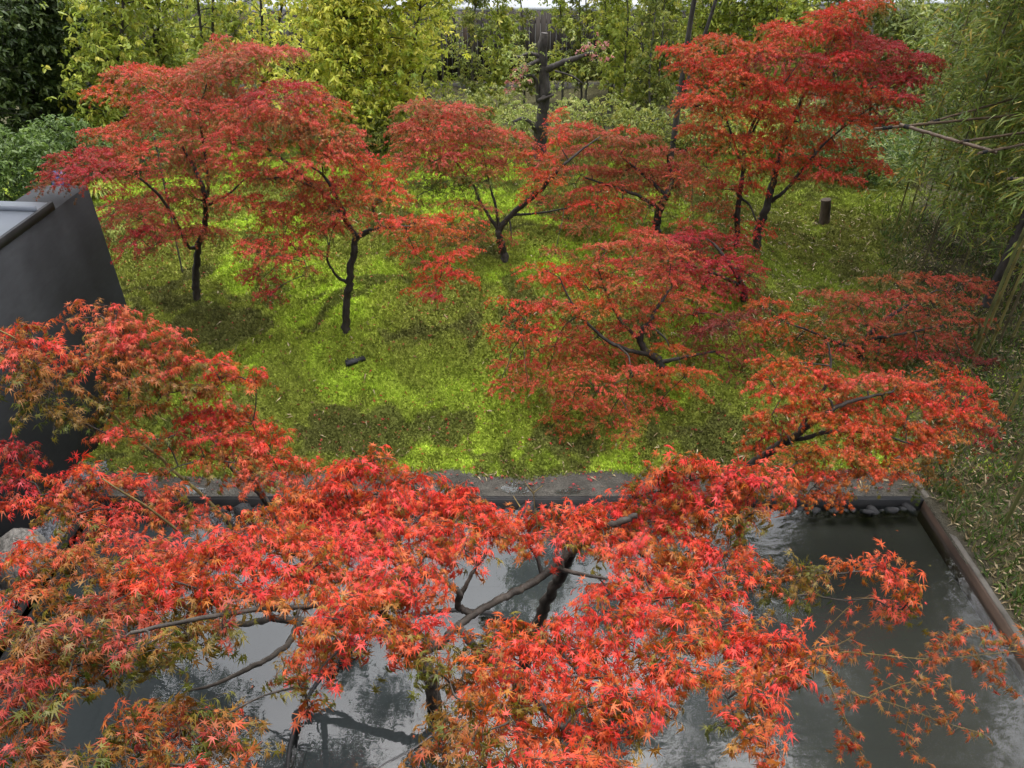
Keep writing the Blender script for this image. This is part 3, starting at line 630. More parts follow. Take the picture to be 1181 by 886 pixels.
maple('maple_tree', 'broad red maple with tiers of leaves down to the moss, right of the centre', b7,
      [[(766, 430, y, .055), (758, 415, y, .05), (745, 405, y, .044), (738, 390, y, .038), (748, 372, y, .030), (758, 355, y + .1, .022), (775, 330, y + .2, .013)],
       [(752, 410, y, .030), (720, 402, y - .2, .024), (690, 385, y - .2, .018), (660, 350, y - .1, .012), (645, 320, y, .007)],
       [(738, 392, y, .024), (716, 370, y, .018), (700, 340, y + .1, .013), (690, 310, y + .2, .008)],
       [(760, 418, y, .03), (790, 412, y, .02), (825, 405, y + .1, .012)]],
      [(755, 272, .4, 26, 9), (735, 282, .4, 36, 11), (775, 292, .3, 34, 11), (700, 285, .3, 30, 10), (625, 312, .1, 34, 8, 'red'), (660, 312, .2, 30, 9, 'red'), (690, 305, .2, 30, 11), (730, 305, .3, 36, 13), (770, 320, .2, 38, 13), (640, 325, .1, 34, 11, 'red'), (585, 348, 0, 20, 7, 'red'), (612, 358, 0, 30, 10, 'red'), (680, 330, .1, 36, 13, 'orange'), (720, 330, .2, 34, 13), (640, 350, 0, 30, 10), (685, 355, 0, 32, 14, 'orange'), (725, 352, .1, 36, 13), (765, 345, .2, 30, 12), (805, 345, .2, 30, 12),
       (570, 382, -.2, 20, 6, 'red'), (600, 384, -.2, 34, 10, 'red'), (645, 382, -.2, 36, 12), (690, 385, -.1, 36, 13), (735, 375, 0, 32, 12), (620, 400, -.3, 36, 12), (665, 402, -.3, 36, 13), (705, 405, -.2, 36, 13), (590, 420, -.4, 26, 12), (630, 425, -.5, 34, 14), (580, 445, -.5, 18, 10), (610, 442, -.6, 28, 12, 'coral'), (670, 428, -.5, 34, 13), (640, 448, -.7, 36, 13), (690, 448, -.7, 36, 14), (730, 430, -.5, 34, 14), (660, 468, -.8, 34, 12), (720, 462, -.8, 34, 15), (640, 485, -.9, 20, 9), (700, 485, -.9, 30, 13), (730, 490, -.9, 18, 12), (632, 505, -1.0, 12, 6), (650, 500, -.9, 14, 7), (720, 505, -1.0, 14, 7),
       (775, 402, -.3, 24, 11, 'orange'), (790, 430, -.5, 32, 14, 'orange'), (760, 440, -.5, 30, 13, 'orange'), (805, 452, -.5, 16, 10, 'orange'), (760, 465, -.7, 22, 10), (810, 380, .1, 32, 14, 'dark', 1.4), (845, 370, .2, 30, 14, 'dark', 1.4), (830, 405, .1, 34, 14, 'dark', .9), (850, 430, .1, 24, 12, 'dark', .8), (860, 400, .2, 22, 12, 'dark', .8), (800, 360, .2, 30, 12, 'crimson', 1.0)],
      'coral', .029, y, 1.2)
b8 = ground_at(992, 418); y = b8[1]
maple('maple_tree', 'low dull crimson maple spreading in front of the bamboo', b8,
      [[(992, 416, y, .05), (993, 405, y, .045), (1000, 390, y, .036), (1020, 370, y, .026), (1050, 350, y + .1, .016), (1080, 335, y + .2, .010)],
       [(995, 402, y, .028), (965, 395, y - .1, .02), (930, 380, y - .3, .013), (905, 372, y - .3, .008)],
       [(1000, 392, y, .026), (1040, 385, y - .1, .018), (1090, 375, y, .011)]],
      [(885, 350, -.3, 28, 8, 'orange'), (900, 368, -.4, 34, 10, 'orange'), (880, 378, -.4, 26, 9, 'orange'), (920, 388, -.5, 30, 10, 'orange'), (960, 340, 0, 34, 9), (985, 350, 0, 34, 11), (1030, 325, .3, 34, 8), (1070, 322, .3, 32, 8), (1110, 325, .3, 30, 9), (1135, 330, .4, 18, 7), (1020, 345, .1, 36, 10), (1060, 342, .2, 32, 9), (1100, 345, .2, 30, 9), (960, 365, -.2, 30, 9), (1000, 372, -.1, 36, 11), (1045, 365, 0, 36, 10), (1090, 365, .1, 34, 9), (1130, 372, .1, 18, 8), (975, 390, -.3, 36, 11, 'coral'), (1020, 392, -.2, 36, 11, 'coral'), (1065, 388, -.2, 36, 10), (1100, 392, 0, 26, 8), (960, 412, -.4, 30, 10, 'coral'), (1010, 412, -.3, 34, 10, 'coral'), (1060, 410, -.3, 32, 9, 'crimson'), (1110, 412, -.1, 32, 9, 'dark', .9), (1145, 420, 0, 24, 10, 'dark', .8), (1130, 440, 0, 26, 8, 'dark', .7)],
      'dull', .029, y, 1.2)
b9 = ground_at(846, 551); y = b9[1]
maple('maple_tree', 'orange red maple leaning out over the right rear corner of the pool', b9,
      [[(848, 549, y, .055), (858, 542, y - .1, .050), (875, 530, y - .25, .045), (897, 514, y - .5, .040), (920, 500, y - .7, .032), (950, 478, y - .8, .024), (985, 462, y - .8, .016), (1030, 452, y - .8, .010)],
       [(897, 514, y - .5, .026), (925, 506, y - .7, .022), (960, 498, y - .9, .017), (1010, 500, y - 1.0, .011), (1050, 512, y - 1.0, .007)],
       [(920, 500, y - .7, .02), (945, 458, y - .5, .016), (958, 425, y - .4, .012), (955, 395, y - .3, .007)]],
      [(900, 420, -.5, 34, 10), (880, 435, -.6, 20, 8), (935, 430, -.6, 30, 12), (905, 450, -.7, 34, 12), (950, 450, -.7, 36, 14), (995, 440, -.7, 36, 13, 'coral'), (1040, 440, -.6, 36, 12, 'coral'), (1085, 440, -.5, 34, 12, 'red'), (1120, 450, -.5, 26, 12, 'red'), (1140, 470, -.6, 20, 12, 'red'), (890, 475, -.8, 26, 11), (930, 475, -.8, 34, 13), (975, 475, -.8, 36, 14), (1020, 465, -.8, 38, 14, 'red'), (1065, 465, -.7, 36, 14, 'red'), (1105, 475, -.7, 32, 14, 'red'), (1130, 495, -.8, 22, 10, 'crimson'), (1000, 495, -1.0, 38, 14), (1045, 490, -.9, 36, 14), (1085, 500, -.9, 32, 14), (1060, 515, -1.0, 30, 13), (1020, 515, -1.0, 30, 12), (880, 500, -.8, 20, 9), (870, 515, -.8, 22, 9), (900, 490, -.8, 24, 9),
       (945, 520, -1.1, 26, 11), (980, 525, -1.1, 32, 14), (920, 530, -1.1, 32, 12), (900, 550, -1.2, 28, 12), (945, 550, -1.2, 34, 13), (990, 548, -1.2, 30, 12), (1025, 535, -1.2, 28, 12), (1040, 548, -1.2, 14, 9), (930, 575, -1.3, 30, 10), (965, 572, -1.3, 22, 10), (1060, 540, -.9, 26, 11, 'olive', .9), (1085, 530, -.8, 24, 12, 'olive', .9), (1070, 562, -.9, 24, 11, 'green', .8), (1090, 555, -.8, 18, 10, 'olive', .7), (985, 508, -1.0, 24, 10)],
      'orange', .037, y, 2.0, tpl=LEAF7, grow=1.08)

# ------------------------------------------------------------------ the two foreground maples over the pool
def left_extra(t, tr, br, cr):
    ol = np.array([5.0, 4.4, 2.0])
    for pts, r0, r1 in (([(262, 600, 4.0), (232, 570, 4.05), (196, 540, 4.1), (188, 530, 4.1), (160, 508, 4.1), (130, 478, 4.1), (95, 448, 4.05), (60, 418, 4.0), (20, 392, 3.9), (-20, 372, 3.8)], .013, .005),
                        ([(205, 612, 3.2), (170, 585, 3.1), (140, 567, 3.0), (118, 552, 3.0)], .008, .004)):
        S = spline([at(*p_) for p_ in pts], 40); tr.tube(S, np.linspace(r0, r1, 40), 7, ol, .1)
base10 = at_z(500, 812, -.13); y = 3.9
maple('maple_tree', 'big red maple on the left of the pool reaching across the dark wall', base10,
      [[(499, 800, 3.45, .055), (494, 775, 3.48, .05), (470, 745, 3.55, .044), (430, 728, 3.62, .038), (385, 722, 3.7, .034), (345, 716, 3.75, .030), (315, 712, 3.8, .028), (300, 690, 3.85, .026), (285, 640, 3.95, .023), (262, 600, 4.0, .02)],
       [(385, 722, 3.7, .028), (365, 680, 3.9, .025), (340, 630, 4.1, .022), (318, 592, 4.25, .022), (290, 560, 4.3, .019), (262, 535, 4.35, .016), (248, 510, 4.4, .012), (215, 480, 4.5, .008)],
       [(340, 640, 4.1, .02), (318, 595, 4.2, .016), (302, 568, 4.3, .013), (290, 545, 4.3, .010), (285, 520, 4.3, .007)],
       [(315, 712, 3.8, .028), (280, 720, 3.5, .022), (240, 715, 3.2, .015), (200, 690, 2.9, .010)],
       [(345, 716, 3.75, .03), (330, 745, 3.3, .022), (290, 770, 2.9, .016), (245, 790, 2.6, .010), (212, 798, 2.5, .006)]],
      [(20, 380, .1, 28, 12, 'red'), (45, 402, 0, 30, 13, 'red'), (12, 405, -.1, 26, 14), (30, 430, -.2, 36, 14, 'olive'), (60, 445, -.2, 34, 14, 'olive'), (50, 470, -.3, 32, 14, 'green'), (75, 485, -.3, 22, 10, 'green'), (105, 362, .5, 30, 12, 'coral'), (135, 355, .5, 16, 8, 'coral'), (130, 378, .4, 36, 14, 'coral'), (165, 385, .4, 34, 13), (195, 400, .4, 30, 12), (130, 402, .3, 36, 14), (110, 420, .1, 34, 14), (165, 412, .3, 40, 14, 'olive'), (205, 422, .3, 36, 13), (240, 420, .4, 34, 11, 'red'), (270, 432, .4, 30, 10, 'red'), (295, 440, .4, 20, 9, 'red'), (150, 440, .1, 40, 14, 'olive'), (200, 448, .2, 40, 14, 'olive'), (245, 448, .3, 34, 12), (135, 465, 0, 30, 12, 'olive'), (170, 470, .1, 26, 11, 'olive'),
       (225, 480, .3, 28, 12, 'red'), (255, 478, .3, 34, 13, 'red'), (290, 485, .3, 30, 14, 'red'), (215, 500, .2, 22, 10), (250, 505, .1, 40, 15), (295, 508, .2, 30, 15, 'red'), (315, 500, .3, 16, 12, 'red'), (235, 525, 0, 26, 12, 'olive'), (270, 530, 0, 36, 14), (315, 530, .1, 32, 13, 'red'), (345, 535, .1, 18, 9, 'red'), (295, 555, -.1, 28, 11), (330, 555, 0, 28, 11), (190, 505, -.1, 16, 8, 'olive'), (128, 500, -.2, 34, 9, 'coral'),
       (85, 545, -.5, 26, 11, 'red'), (115, 555, -.5, 34, 14), (70, 570, -.6, 26, 14), (150, 560, -.5, 32, 13), (185, 575, -.5, 32, 13), (110, 580, -.6, 40, 15), (160, 590, -.6, 40, 14), (205, 600, -.6, 30, 13), (75, 595, -.8, 34, 14, 'olive'), (15, 518, -.4, 26, 14, 'crimson'), (25, 545, -.5, 26, 12, 'red'), (10, 560, -.6, 22, 13, 'crimson'), (25, 580, -.7, 22, 11, 'red'), (130, 610, -.8, 40, 14), (190, 545, -.2, 24, 8, 'olive', .8), (235, 590, -.3, 26, 10), (260, 625, -.4, 30, 12),
       (20, 640, -1.4, 34, 18, 'red'), (75, 640, -1.4, 40, 18), (40, 670, -1.5, 40, 18, 'olive'), (15, 700, -1.7, 26, 20, 'coral'), (100, 665, -1.5, 40, 16, 'olive'), (150, 640, -1.3, 44, 18), (200, 635, -1.1, 40, 16), (150, 675, -1.5, 40, 16, 'olive')],
      'coral', .043, y, 2.5, tpl=LEAF7, extra=left_extra, grow=1.03)

def front_extra(t, tr, br, cr):
    ol = np.array([4.6, 4.0, 1.5])
    # bare twig rising in front of the wet strip
    for pts in ([(598, 655, 3.0), (612, 635, 3.05), (620, 610, 3.1), (616, 580, 3.15), (616, 548, 3.2)], [(616, 570, 3.16), (606, 557, 3.2)], [(616, 568, 3.16), (626, 560, 3.2)], [(600, 585, 3.1), (592, 572, 3.15)]):
        S = spline([at(*p_) for p_ in pts], 12); tr.tube(S, np.linspace(.004, .0018, 12), 5, ol * .8)
    # thin sparse sprays at the right
    runs = [([(900, 758, 2.9), (940, 748, 2.9), (970, 742, 2.9), (1000, 722, 2.95), (1030, 708, 3.0), (1062, 700, 3.05)], .004, 20), ([(900, 758, 2.9), (960, 756, 2.9), (975, 752, 2.9), (1020, 756, 2.9), (1070, 760, 2.9), (1125, 756, 2.9), (1200, 748, 2.9)], .006, 40),
            ([(935, 768, 2.8), (960, 782, 2.75), (985, 800, 2.7), (1030, 812, 2.7), (1085, 832, 2.65), (1130, 845, 2.6)], .005, 34), ([(952, 780, 2.75), (968, 815, 2.6), (985, 850, 2.5), (1003, 895, 2.4)], .005, 18),
            ([(1070, 760, 2.9), (1095, 738, 2.95), (1130, 725, 3.0), (1160, 735, 3.0)], .003, 24), ([(1060, 758, 2.9), (1085, 745, 2.9), (1110, 712, 3.0)], .003, 12), ([(1125, 756, 2.9), (1140, 775, 2.85), (1175, 800, 2.8)], .003, 18), ([(1085, 832, 2.65), (1110, 815, 2.7), (1090, 785, 2.75)], .003, 16), ([(1000, 805, 2.7), (1035, 790, 2.75), (1075, 785, 2.75)], .003, 16), ([(1050, 820, 2.68), (1045, 850, 2.6), (1062, 875, 2.5)], .0025, 10), ([(985, 850, 2.5), (965, 870, 2.45)], .0025, 8), ([(1125, 756, 2.9), (1150, 770, 2.85), (1170, 738, 2.9), (1190, 725, 2.9)], .0025, 12), ([(940, 740, 2.9), (985, 695, 3.0), (1010, 690, 3.0)], .0025, 6)]
    for pts, r, k in runs:
        S = spline([at(*p_) for p_ in pts], 30); tr.tube(S, np.linspace(r * .8, .0014, 30), 6, ol, .1)
        k = int(k * 1.7); j = np.sort(rng.integers(4, 30, k)); P = S[j]; d = unit(np.gradient(S, axis=0))[j]
        a = rng.normal(size=(k, 3)); a[:, 2] = -abs(a[:, 2]) * .5; side = unit(a + d * .6)
        st = P + side * rng.uniform(.01, .09, k)[:, None]; twigs(br, P, st, .0012, .0008, (.22, .12, .04))
        for _ in range(3):
            keep = rng.random(k) < .75; ax = side + rng.normal(size=(k, 3)) * .55; ax[:, 2] -= .6
            leaves(cr, LEAF7, (st + unit(ax) * .008)[keep], ax[keep], (np.array([0, -.3, 1.0]) + rng.normal(size=(k, 3)) * .45)[keep], (rng.uniform(.030, .048, k))[keep], palette('coral', .45 + .22 * rng.normal(size=k))[keep])
base11 = at_z(600, 806, -.13)
FR = []
def fr(Yp, rows):
    for r_ in rows:
        if len(r_) == 4 and r_[0] < 270 and r_[1] > 690: r_ = r_ + ('mixed',)
        FR.append((r_[0], r_[1], Yp + rng.uniform(-.06, .06)) + tuple(r_[2:]))
fr(3.3, [(405, 535, 22, 9, 'red'), (430, 528, 22, 9, 'red'), (395, 555, 36, 13, 'red'), (440, 550, 34, 13, 'red'), (480, 555, 34, 12, 'red'), (540, 565, 16, 8, 'red'), (520, 575, 30, 11, 'red'), (760, 545, 20, 9, 'red'), (790, 532, 24, 9, 'red'), (800, 550, 32, 11), (840, 552, 32, 11), (875, 548, 30, 11), (885, 560, 24, 9), (770, 562, 30, 11, 'red'), (820, 572, 34, 12), (735, 572, 22, 9, 'red'), (705, 585, 26, 9, 'red'), (860, 578, 24, 10), (790, 585, 30, 11, 'red'), (740, 592, 34, 12)])
fr(3.15, [(365, 562, 28, 11, 'red'), (350, 582, 36, 13, 'red'), (400, 580, 40, 14, 'red'), (450, 580, 40, 14, 'red'), (495, 585, 40, 14, 'red'), (545, 590, 34, 12, 'red'), (590, 605, 30, 11, 'red'), (625, 602, 28, 11, 'red'), (660, 595, 28, 11, 'red'), (690, 605, 34, 12, 'red'), (790, 605, 34, 12), (825, 595, 28, 11), (860, 595, 20, 10, 'olive'), (740, 615, 34, 12), (850, 612, 16, 9, 'orange')])
fr(2.95, [(320, 600, 36, 14), (370, 605, 42, 15, 'red'), (420, 608, 44, 15), (470, 612, 44, 15), (520, 612, 40, 14, 'red'), (565, 615, 34, 12, 'red'), (605, 622, 28, 11), (650, 620, 28, 10), (700, 628, 34, 12), (760, 632, 36, 13), (800, 628, 30, 13, 'red'), (835, 640, 26, 12, 'red'), (780, 655, 32, 12)])
fr(2.75, [(285, 618, 40, 15, 'red'), (335, 628, 44, 16), (390, 635, 44, 16), (440, 638, 44, 16), (490, 638, 40, 14), (535, 632, 24, 10), (720, 650, 30, 12), (750, 668, 34, 13), (800, 665, 30, 12), (845, 655, 26, 12, 'red'), (880, 668, 20, 8)])
fr(2.55, [(240, 640, 42, 16), (295, 650, 44, 16, 'red'), (350, 660, 44, 16), (405, 665, 44, 16), (455, 668, 42, 16), (490, 662, 24, 11), (210, 660, 36, 14), (705, 685, 36, 13, 'red'), (755, 690, 38, 14, 'red'), (800, 688, 34, 13), (835, 690, 22, 10)])
fr(2.35, [(180, 668, 44, 16, 'red'), (235, 678, 44, 16, 'red'), (290, 685, 42, 15), (390, 692, 42, 16), (440, 695, 44, 17), (480, 690, 28, 13), (600, 728, 34, 11, 'red'), (645, 718, 34, 11, 'red'), (690, 712, 38, 14, 'red'), (740, 715, 40, 15, 'red'), (790, 715, 36, 13), (830, 735, 30, 12, 'red'), (560, 735, 30, 10, 'orange'), (230, 700, 36, 12), (150, 685, 36, 13), (865, 720, 22, 9)])
fr(2.15, [(410, 718, 38, 15), (450, 728, 34, 16), (480, 730, 22, 14), (365, 745, 24, 15), (395, 742, 22, 13), (540, 755, 30, 12, 'olive'), (580, 755, 38, 13, 'orange'), (630, 748, 40, 14, 'red'), (680, 745, 40, 14, 'red'), (730, 748, 42, 15, 'red'), (780, 745, 36, 13, 'red'), (845, 752, 32, 12, 'red'), (885, 742, 30, 11, 'red'), (920, 738, 26, 9, 'red'), (940, 762, 24, 11), (900, 765, 30, 12), (120, 700, 40, 14), (85, 700, 36, 14, 'olive'), (455, 755, 14, 12), (487, 752, 16, 14, 'olive'), (345, 765, 20, 14, 'olive'), (210, 722, 34, 12, 'olive'), (170, 715, 40, 14), (255, 722, 30, 11), (225, 742, 30, 11, 'olive'), (385, 715, 36, 14)])
fr(1.95, [(560, 785, 34, 15, 'orange'), (605, 780, 40, 15), (655, 778, 42, 15, 'red'), (705, 780, 42, 15, 'red'), (750, 778, 38, 14, 'red'), (790, 772, 28, 13), (830, 782, 26, 12), (870, 785, 30, 12), (905, 790, 28, 11), (525, 795, 22, 14, 'olive'), (505, 775, 16, 14, 'olive'), (40, 730, 42, 17), (90, 735, 42, 15), (140, 742, 40, 14), (185, 745, 34, 13, 'olive'), (30, 765, 36, 16, 'coral'), (75, 765, 36, 14, 'olive'), (130, 768, 36, 13, 'olive'), (175, 772, 28, 12, 'green'), (345, 790, 16, 10, 'olive'), (365, 775, 14, 12), (355, 815, 12, 10)])
fr(1.8, [(540, 820, 28, 14, 'olive'), (580, 815, 36, 15, 'orange'), (625, 812, 42, 15), (675, 812, 44, 15, 'red'), (720, 810, 34, 15), (755, 815, 20, 14), (515, 835, 20, 14, 'olive'), (860, 815, 26, 14), (890, 815, 24, 12), (30, 795, 34, 15), (65, 800, 22, 14, 'olive'), (850, 835, 18, 14, 'olive'), (200, 820, 46, 14, 'olive'), (240, 832, 36, 13, 'coral')])
fr(1.65, [(510, 862, 26, 14, 'olive'), (550, 850, 34, 15, 'olive'), (600, 848, 40, 15), (650, 848, 42, 15, 'red'), (700, 845, 36, 15, 'red'), (730, 850, 18, 14), (870, 850, 22, 16), (885, 870, 16, 12), (25, 830, 34, 16), (60, 840, 26, 14, 'olive'), (160, 842, 42, 14, 'olive'), (210, 850, 46, 15), (255, 862, 40, 14, 'olive'), (130, 868, 36, 14, 'olive')])
fr(1.5, [(560, 882, 40, 14, 'olive'), (620, 880, 44, 15), (670, 878, 36, 14), (700, 885, 28, 12), (30, 870, 40, 17), (75, 878, 32, 14, 'olive'), (180, 882, 46, 14, 'olive'), (240, 888, 46, 13, 'coral'), (515, 890, 26, 12, 'olive'), (880, 890, 20, 10)])
fr(2.9, [(870, 672, 28, 9, 'olive', 2.3), (900, 658, 30, 9, 'olive', 2.3), (925, 662, 30, 10, 'olive', 2.3), (955, 658, 28, 9, 'olive', 2.3), (985, 652, 28, 9, 'orange', 2.3), (1015, 650, 26, 9, 'orange', 2.3), (1040, 662, 24, 11, 'orange', 2.3), (1055, 685, 16, 14, 'orange', 2.3), (1050, 702, 20, 9, 'orange', 1.0), (905, 690, 26, 7, 'green', .7), (940, 685, 20, 7, 'green', .6), (1030, 700, 14, 9, 'coral', 1.0), (815, 698, 26, 9, 'orange')])
maple('maple_tree', 'large scarlet foreground maple spreading low over the middle of the pool', base11,
      [[(600, 790, 3.45, .054), (612, 745, 3.42, .046), (628, 700, 3.40, .039), (640, 676, 3.38, .037), (652, 652, 3.36, .034), (664, 632, 3.30, .030), (690, 612, 3.2, .022), (715, 602, 3.15, .022), (735, 595, 3.15, .016)],
       [(672, 625, 3.25, .024), (648, 645, 3.05, .024), (625, 665, 2.9, .023), (600, 680, 2.8, .022), (575, 692, 2.72, .021), (552, 705, 2.62, .020), (528, 722, 2.5, .019), (505, 745, 2.3, .02), (470, 760, 2.1, .013)],
       [(545, 708, 2.6, .019), (528, 700, 2.6, .018), (530, 685, 2.6, .017), (518, 674, 2.62, .016), (500, 665, 2.65, .015), (470, 650, 2.7, .010)],
       [(530, 690, 2.6, .014), (545, 660, 2.65, .010), (560, 640, 2.7, .007)],
       [(690, 612, 3.2, .018), (730, 632, 3.0, .015), (780, 670, 2.85, .014), (825, 683, 2.85, .012), (870, 677, 2.88, .010), (915, 668, 2.9, .008), (950, 664, 2.9, .006), (1000, 658, 2.9, .004)],
       [(780, 670, 2.85, .012), (820, 720, 2.8, .010), (860, 750, 2.85, .008), (905, 758, 2.9, .006)],
       [(528, 722, 2.5, .022), (560, 760, 2.2, .018), (610, 800, 1.9, .014), (650, 840, 1.7, .009)],
       [(640, 655, 3.0, .016), (660, 660, 2.8, .012), (700, 668, 2.6, .008)],
       [(505, 745, 2.3, .016), (420, 700, 2.45, .015), (340, 700, 2.4, .013), (250, 710, 2.2, .011), (150, 730, 2.0, .008)]],
      FR, 'scarlet', .045, 0, 3.7, tpl=LEAF7, extra=front_extra, grow=1.11)

# ------------------------------------------------------------------ trees behind the moss garden
BP = {'yellow': [(.18, .26, .03), (.36, .43, .045), (.58, .56, .07), (.68, .60, .10)], 'yg': [(.14, .20, .03), (.27, .34, .045), (.40, .44, .06), (.54, .49, .075)],
      'mid': [(.09, .125, .026), (.17, .21, .036), (.26, .285, .05), (.38, .35, .07)], 'dark': [(.032, .055, .017), (.055, .09, .025), (.09, .13, .034), (.14, .17, .045)],
      'pale': [(.12, .17, .035), (.22, .28, .055), (.33, .36, .085), (.42, .40, .15)], 'pink': [(.25, .10, .08), (.45, .14, .12), (.5, .2, .18), (.4, .3, .2)], 'hedge': [(.035, .07, .016), (.07, .12, .022), (.115, .18, .034), (.17, .25, .05)]}
PAL.update(BP)
def whorls(q, tw, C, pal, size, spread, per=7, tpl=OVAL, tsh=.5, twc=(.05, .045, .035)):
    """rosettes of drooping leaves at the points C"""
    n_ = len(C); up = unit(np.array([0, -.25, 1.0]) + rng.normal(size=(n_, 3)) * .35)
    tone = tsh + .2 * rng.normal(size=n_)
    for k in range(per):
        a = k * 2.4 + rng.random(n_) * .8; h = unit(np.cross(up, rng.normal(size=(n_, 3)))); g_ = np.cross(up, h)
        ax = h * np.cos(a)[:, None] + g_ * np.sin(a)[:, None]; ax[:, 2] -= rng.uniform(-.1, 1.0, n_)
        sz = size * rng.uniform(.6, 1.15, n_)
        leaves(q, tpl, C + rng.normal(size=(n_, 3)) * spread * .35, ax, up + rng.normal(size=(n_, 3)) * .3, sz, palette(pal, tone + .1 * rng.normal(size=n_)) * rng.uniform(.8, 1.2, (n_, 1)))
    return C
def back_tree(name, label, px, pyb, Yb, pyt, wpx, pal, n_, size, cat='tree', group=None, bark='greybark', low=.25, stems=1, lean=0, rad=.035, tsh=.5, clump=.30, shape=.6):
    bx = at(px, pyb, Yb)[0]; bz = float(gh(bx, Yb)); base = np.array([bx, Yb, bz]); top = at(px + lean, pyt, Yb); H = max(top[2] - bz, 1.2); W = wpx * depth(px, (pyb + pyt) / 2, Yb) / FPX
    t = thing(name, base, label, cat, group); tr = MB(); cr = MB(); br = MB()
    lines = []
    for s_ in range(stems):
        off = np.array([rng.normal() * W * .35, rng.normal() * W * .2, 0]) * (0 if stems == 1 else 1)
        P = [base + off * .3 + np.array([0, 0, -.1]), base + off * .6 + (top - base) * .3 + rng.normal(size=3) * .05, base + off + (top - base) * .65 + rng.normal(size=3) * .09, base + off * 1.2 + (top - base) * rng.uniform(.88, .97)]
        S = spline(P, 16); tr.tube(S, np.linspace(rad, rad * .3, 16), 7, None, .2); lines.append(S)
    lines = np.stack(lines)
    n_ = int(n_ * 4.6); nb = max(10, int(n_ / 16)); C = []
    for i in range(nb):
        u = low + (1 - low) * rng.random(); S = lines[rng.integers(stems)]; a = S[min(15, int(u * 15))]
        w_ = W * (1 - shape * abs((u - low) / (1 - low) - .35) ** 1.3) * rng.uniform(.45, 1.05); th_ = rng.random() * 6.283
        e_ = a + np.array([math.cos(th_) * w_, math.sin(th_) * w_ * .8, H * rng.uniform(.0, .09)])
        br.tube(spline([a, (a + e_) / 2 + np.array([0, 0, .04]), e_], 5), np.linspace(rad * .32, .006, 5), 5, (.05, .045, .038))
        m_ = max(3, int(n_ / nb)); f_ = rng.uniform(.35, 1.05, m_)[:, None]
        C.append(a + (e_ - a) * f_ + rng.normal(size=(m_, 3)) * clump * min(W, .9) * .6)
    C = np.concatenate(C); whorls(cr, br, C, pal, size, size * .5, tsh=tsh)
    tr.build('trunk', M[bark], t, smooth=True); br.build('twigs', M['twig'], t); cr.build('crown', M['leaf'], t)
    return t
EG = 'evergreens in the shade at the far left'
for px, pyb, Yb, pyt, wpx, k, lab in ((-25, 190, 15.0, -40, 70, 330, 'dark evergreen tree cut by the left edge of the photo'), (35, 178, 16.0, -30, 55, 330, 'dark evergreen tree second from the left edge, above the hedge'), (80, 165, 17.0, -10, 50, 300, 'dark evergreen tree third from the left edge, beside the yellowing trees')):
    back_tree('evergreen_tree', lab, px, pyb, Yb, pyt, wpx, 'dark', k, .13, group=EG, bark='darkbark', low=.1, stems=3, rad=.05, clump=.5)
YG = 'yellowing trees before the fence at the left'
for i, (px, pyb, Yb, pyt, wpx, pal, k, lab) in enumerate((
    (128, 150, 15.6, -15, 48, 'yg', 230, 'green tree with yellowing top, left of the maples and next to the dark evergreens'), (190, 140, 17.0, -25, 40, 'yg', 170, 'yellow green tree rising behind the dull red maple at the left'),
    (240, 150, 18.6, -10, 34, 'yg', 110, 'thin yellow green tree between the pale roofs at the left'), (300, 150, 18.8, -30, 36, 'yellow', 120, 'narrow yellow tree left of the large yellow one'),
    (345, 160, 16.8, -35, 46, 'yellow', 210, 'large yellow tree directly above the bright red orange maple'), (405, 180, 16.0, -30, 52, 'yellow', 280, 'broad yellow tree with long drooping leaves left of the fence gap'),
    (455, 185, 16.5, -5, 48, 'yellow', 260, 'yellow green tree with tiers of leaves, rightmost of the yellow trees'))):
    back_tree('yellowing_tree', lab, px, pyb, Yb, pyt - 130, wpx, pal, int(k * 1.5), .112, group=YG, bark='darkbark', low=.18, stems=2, rad=.045, tsh=.55, clump=.45)
SG = 'slender young evergreens in a row before the wooden fence'
bt_tall = 1
ords = 'first second third fourth fifth sixth seventh eighth ninth tenth eleventh twelfth thirteenth fourteenth fifteenth sixteenth seventeenth eighteenth nineteenth twentieth twenty-first twenty-second twenty-third twenty-fourth twenty-fifth twenty-sixth twenty-seventh'.split()
row = [(512, 118, 20.6, -8, 24, 'yg', 75), (545, 130, 19.6, 5, 22, 'mid', 62), (578, 128, 20.0, -10, 24, 'yg', 75), (604, 132, 20.6, 0, 20, 'mid', 60), (648, 135, 20.6, -10, 24, 'yg', 80), (672, 128, 20.8, -6, 22, 'mid', 70), (700, 140, 19.6, -12, 26, 'yg', 95), (728, 150, 18.8, 22, 26, 'yg', 100), (752, 165, 18.0, -20, 26, 'mid', 90), (806, 160, 18.8, -30, 30, 'yg', 110), (842, 160, 18.8, -10, 34, 'yg', 150), (880, 150, 18.4, 15, 36, 'yg', 170), (915, 150, 19.2, -15, 34, 'yg', 150), (960, 150, 19.2, -10, 34, 'mid', 130), (1000, 160, 19.6, -10, 34, 'mid', 120), (488, 125, 21.0, -5, 26, 'yg', 110), (716, 125, 21.2, -8, 26, 'yg', 110), (765, 130, 20.6, -8, 28, 'yg', 120), (820, 130, 20.8, -8, 30, 'yg', 120), (215, 130, 20.4, -8, 30, 'yg', 120), (270, 128, 20.8, -8, 28, 'yg', 110)]
row.sort()
for i, (px, pyb, Yb, pyt, wpx, pal, k) in enumerate(row):
    back_tree('slender_tree', 'slender young evergreen before the fence, %s of its row from the left' % ords[i], px, pyb, Yb, pyt - 90, wpx, pal, int(k * 1.8), .10, group=SG, bark='greybark', low=.15, stems=1 if i < 8 else 2, rad=.03, clump=.42, shape=.25, tsh=.52)
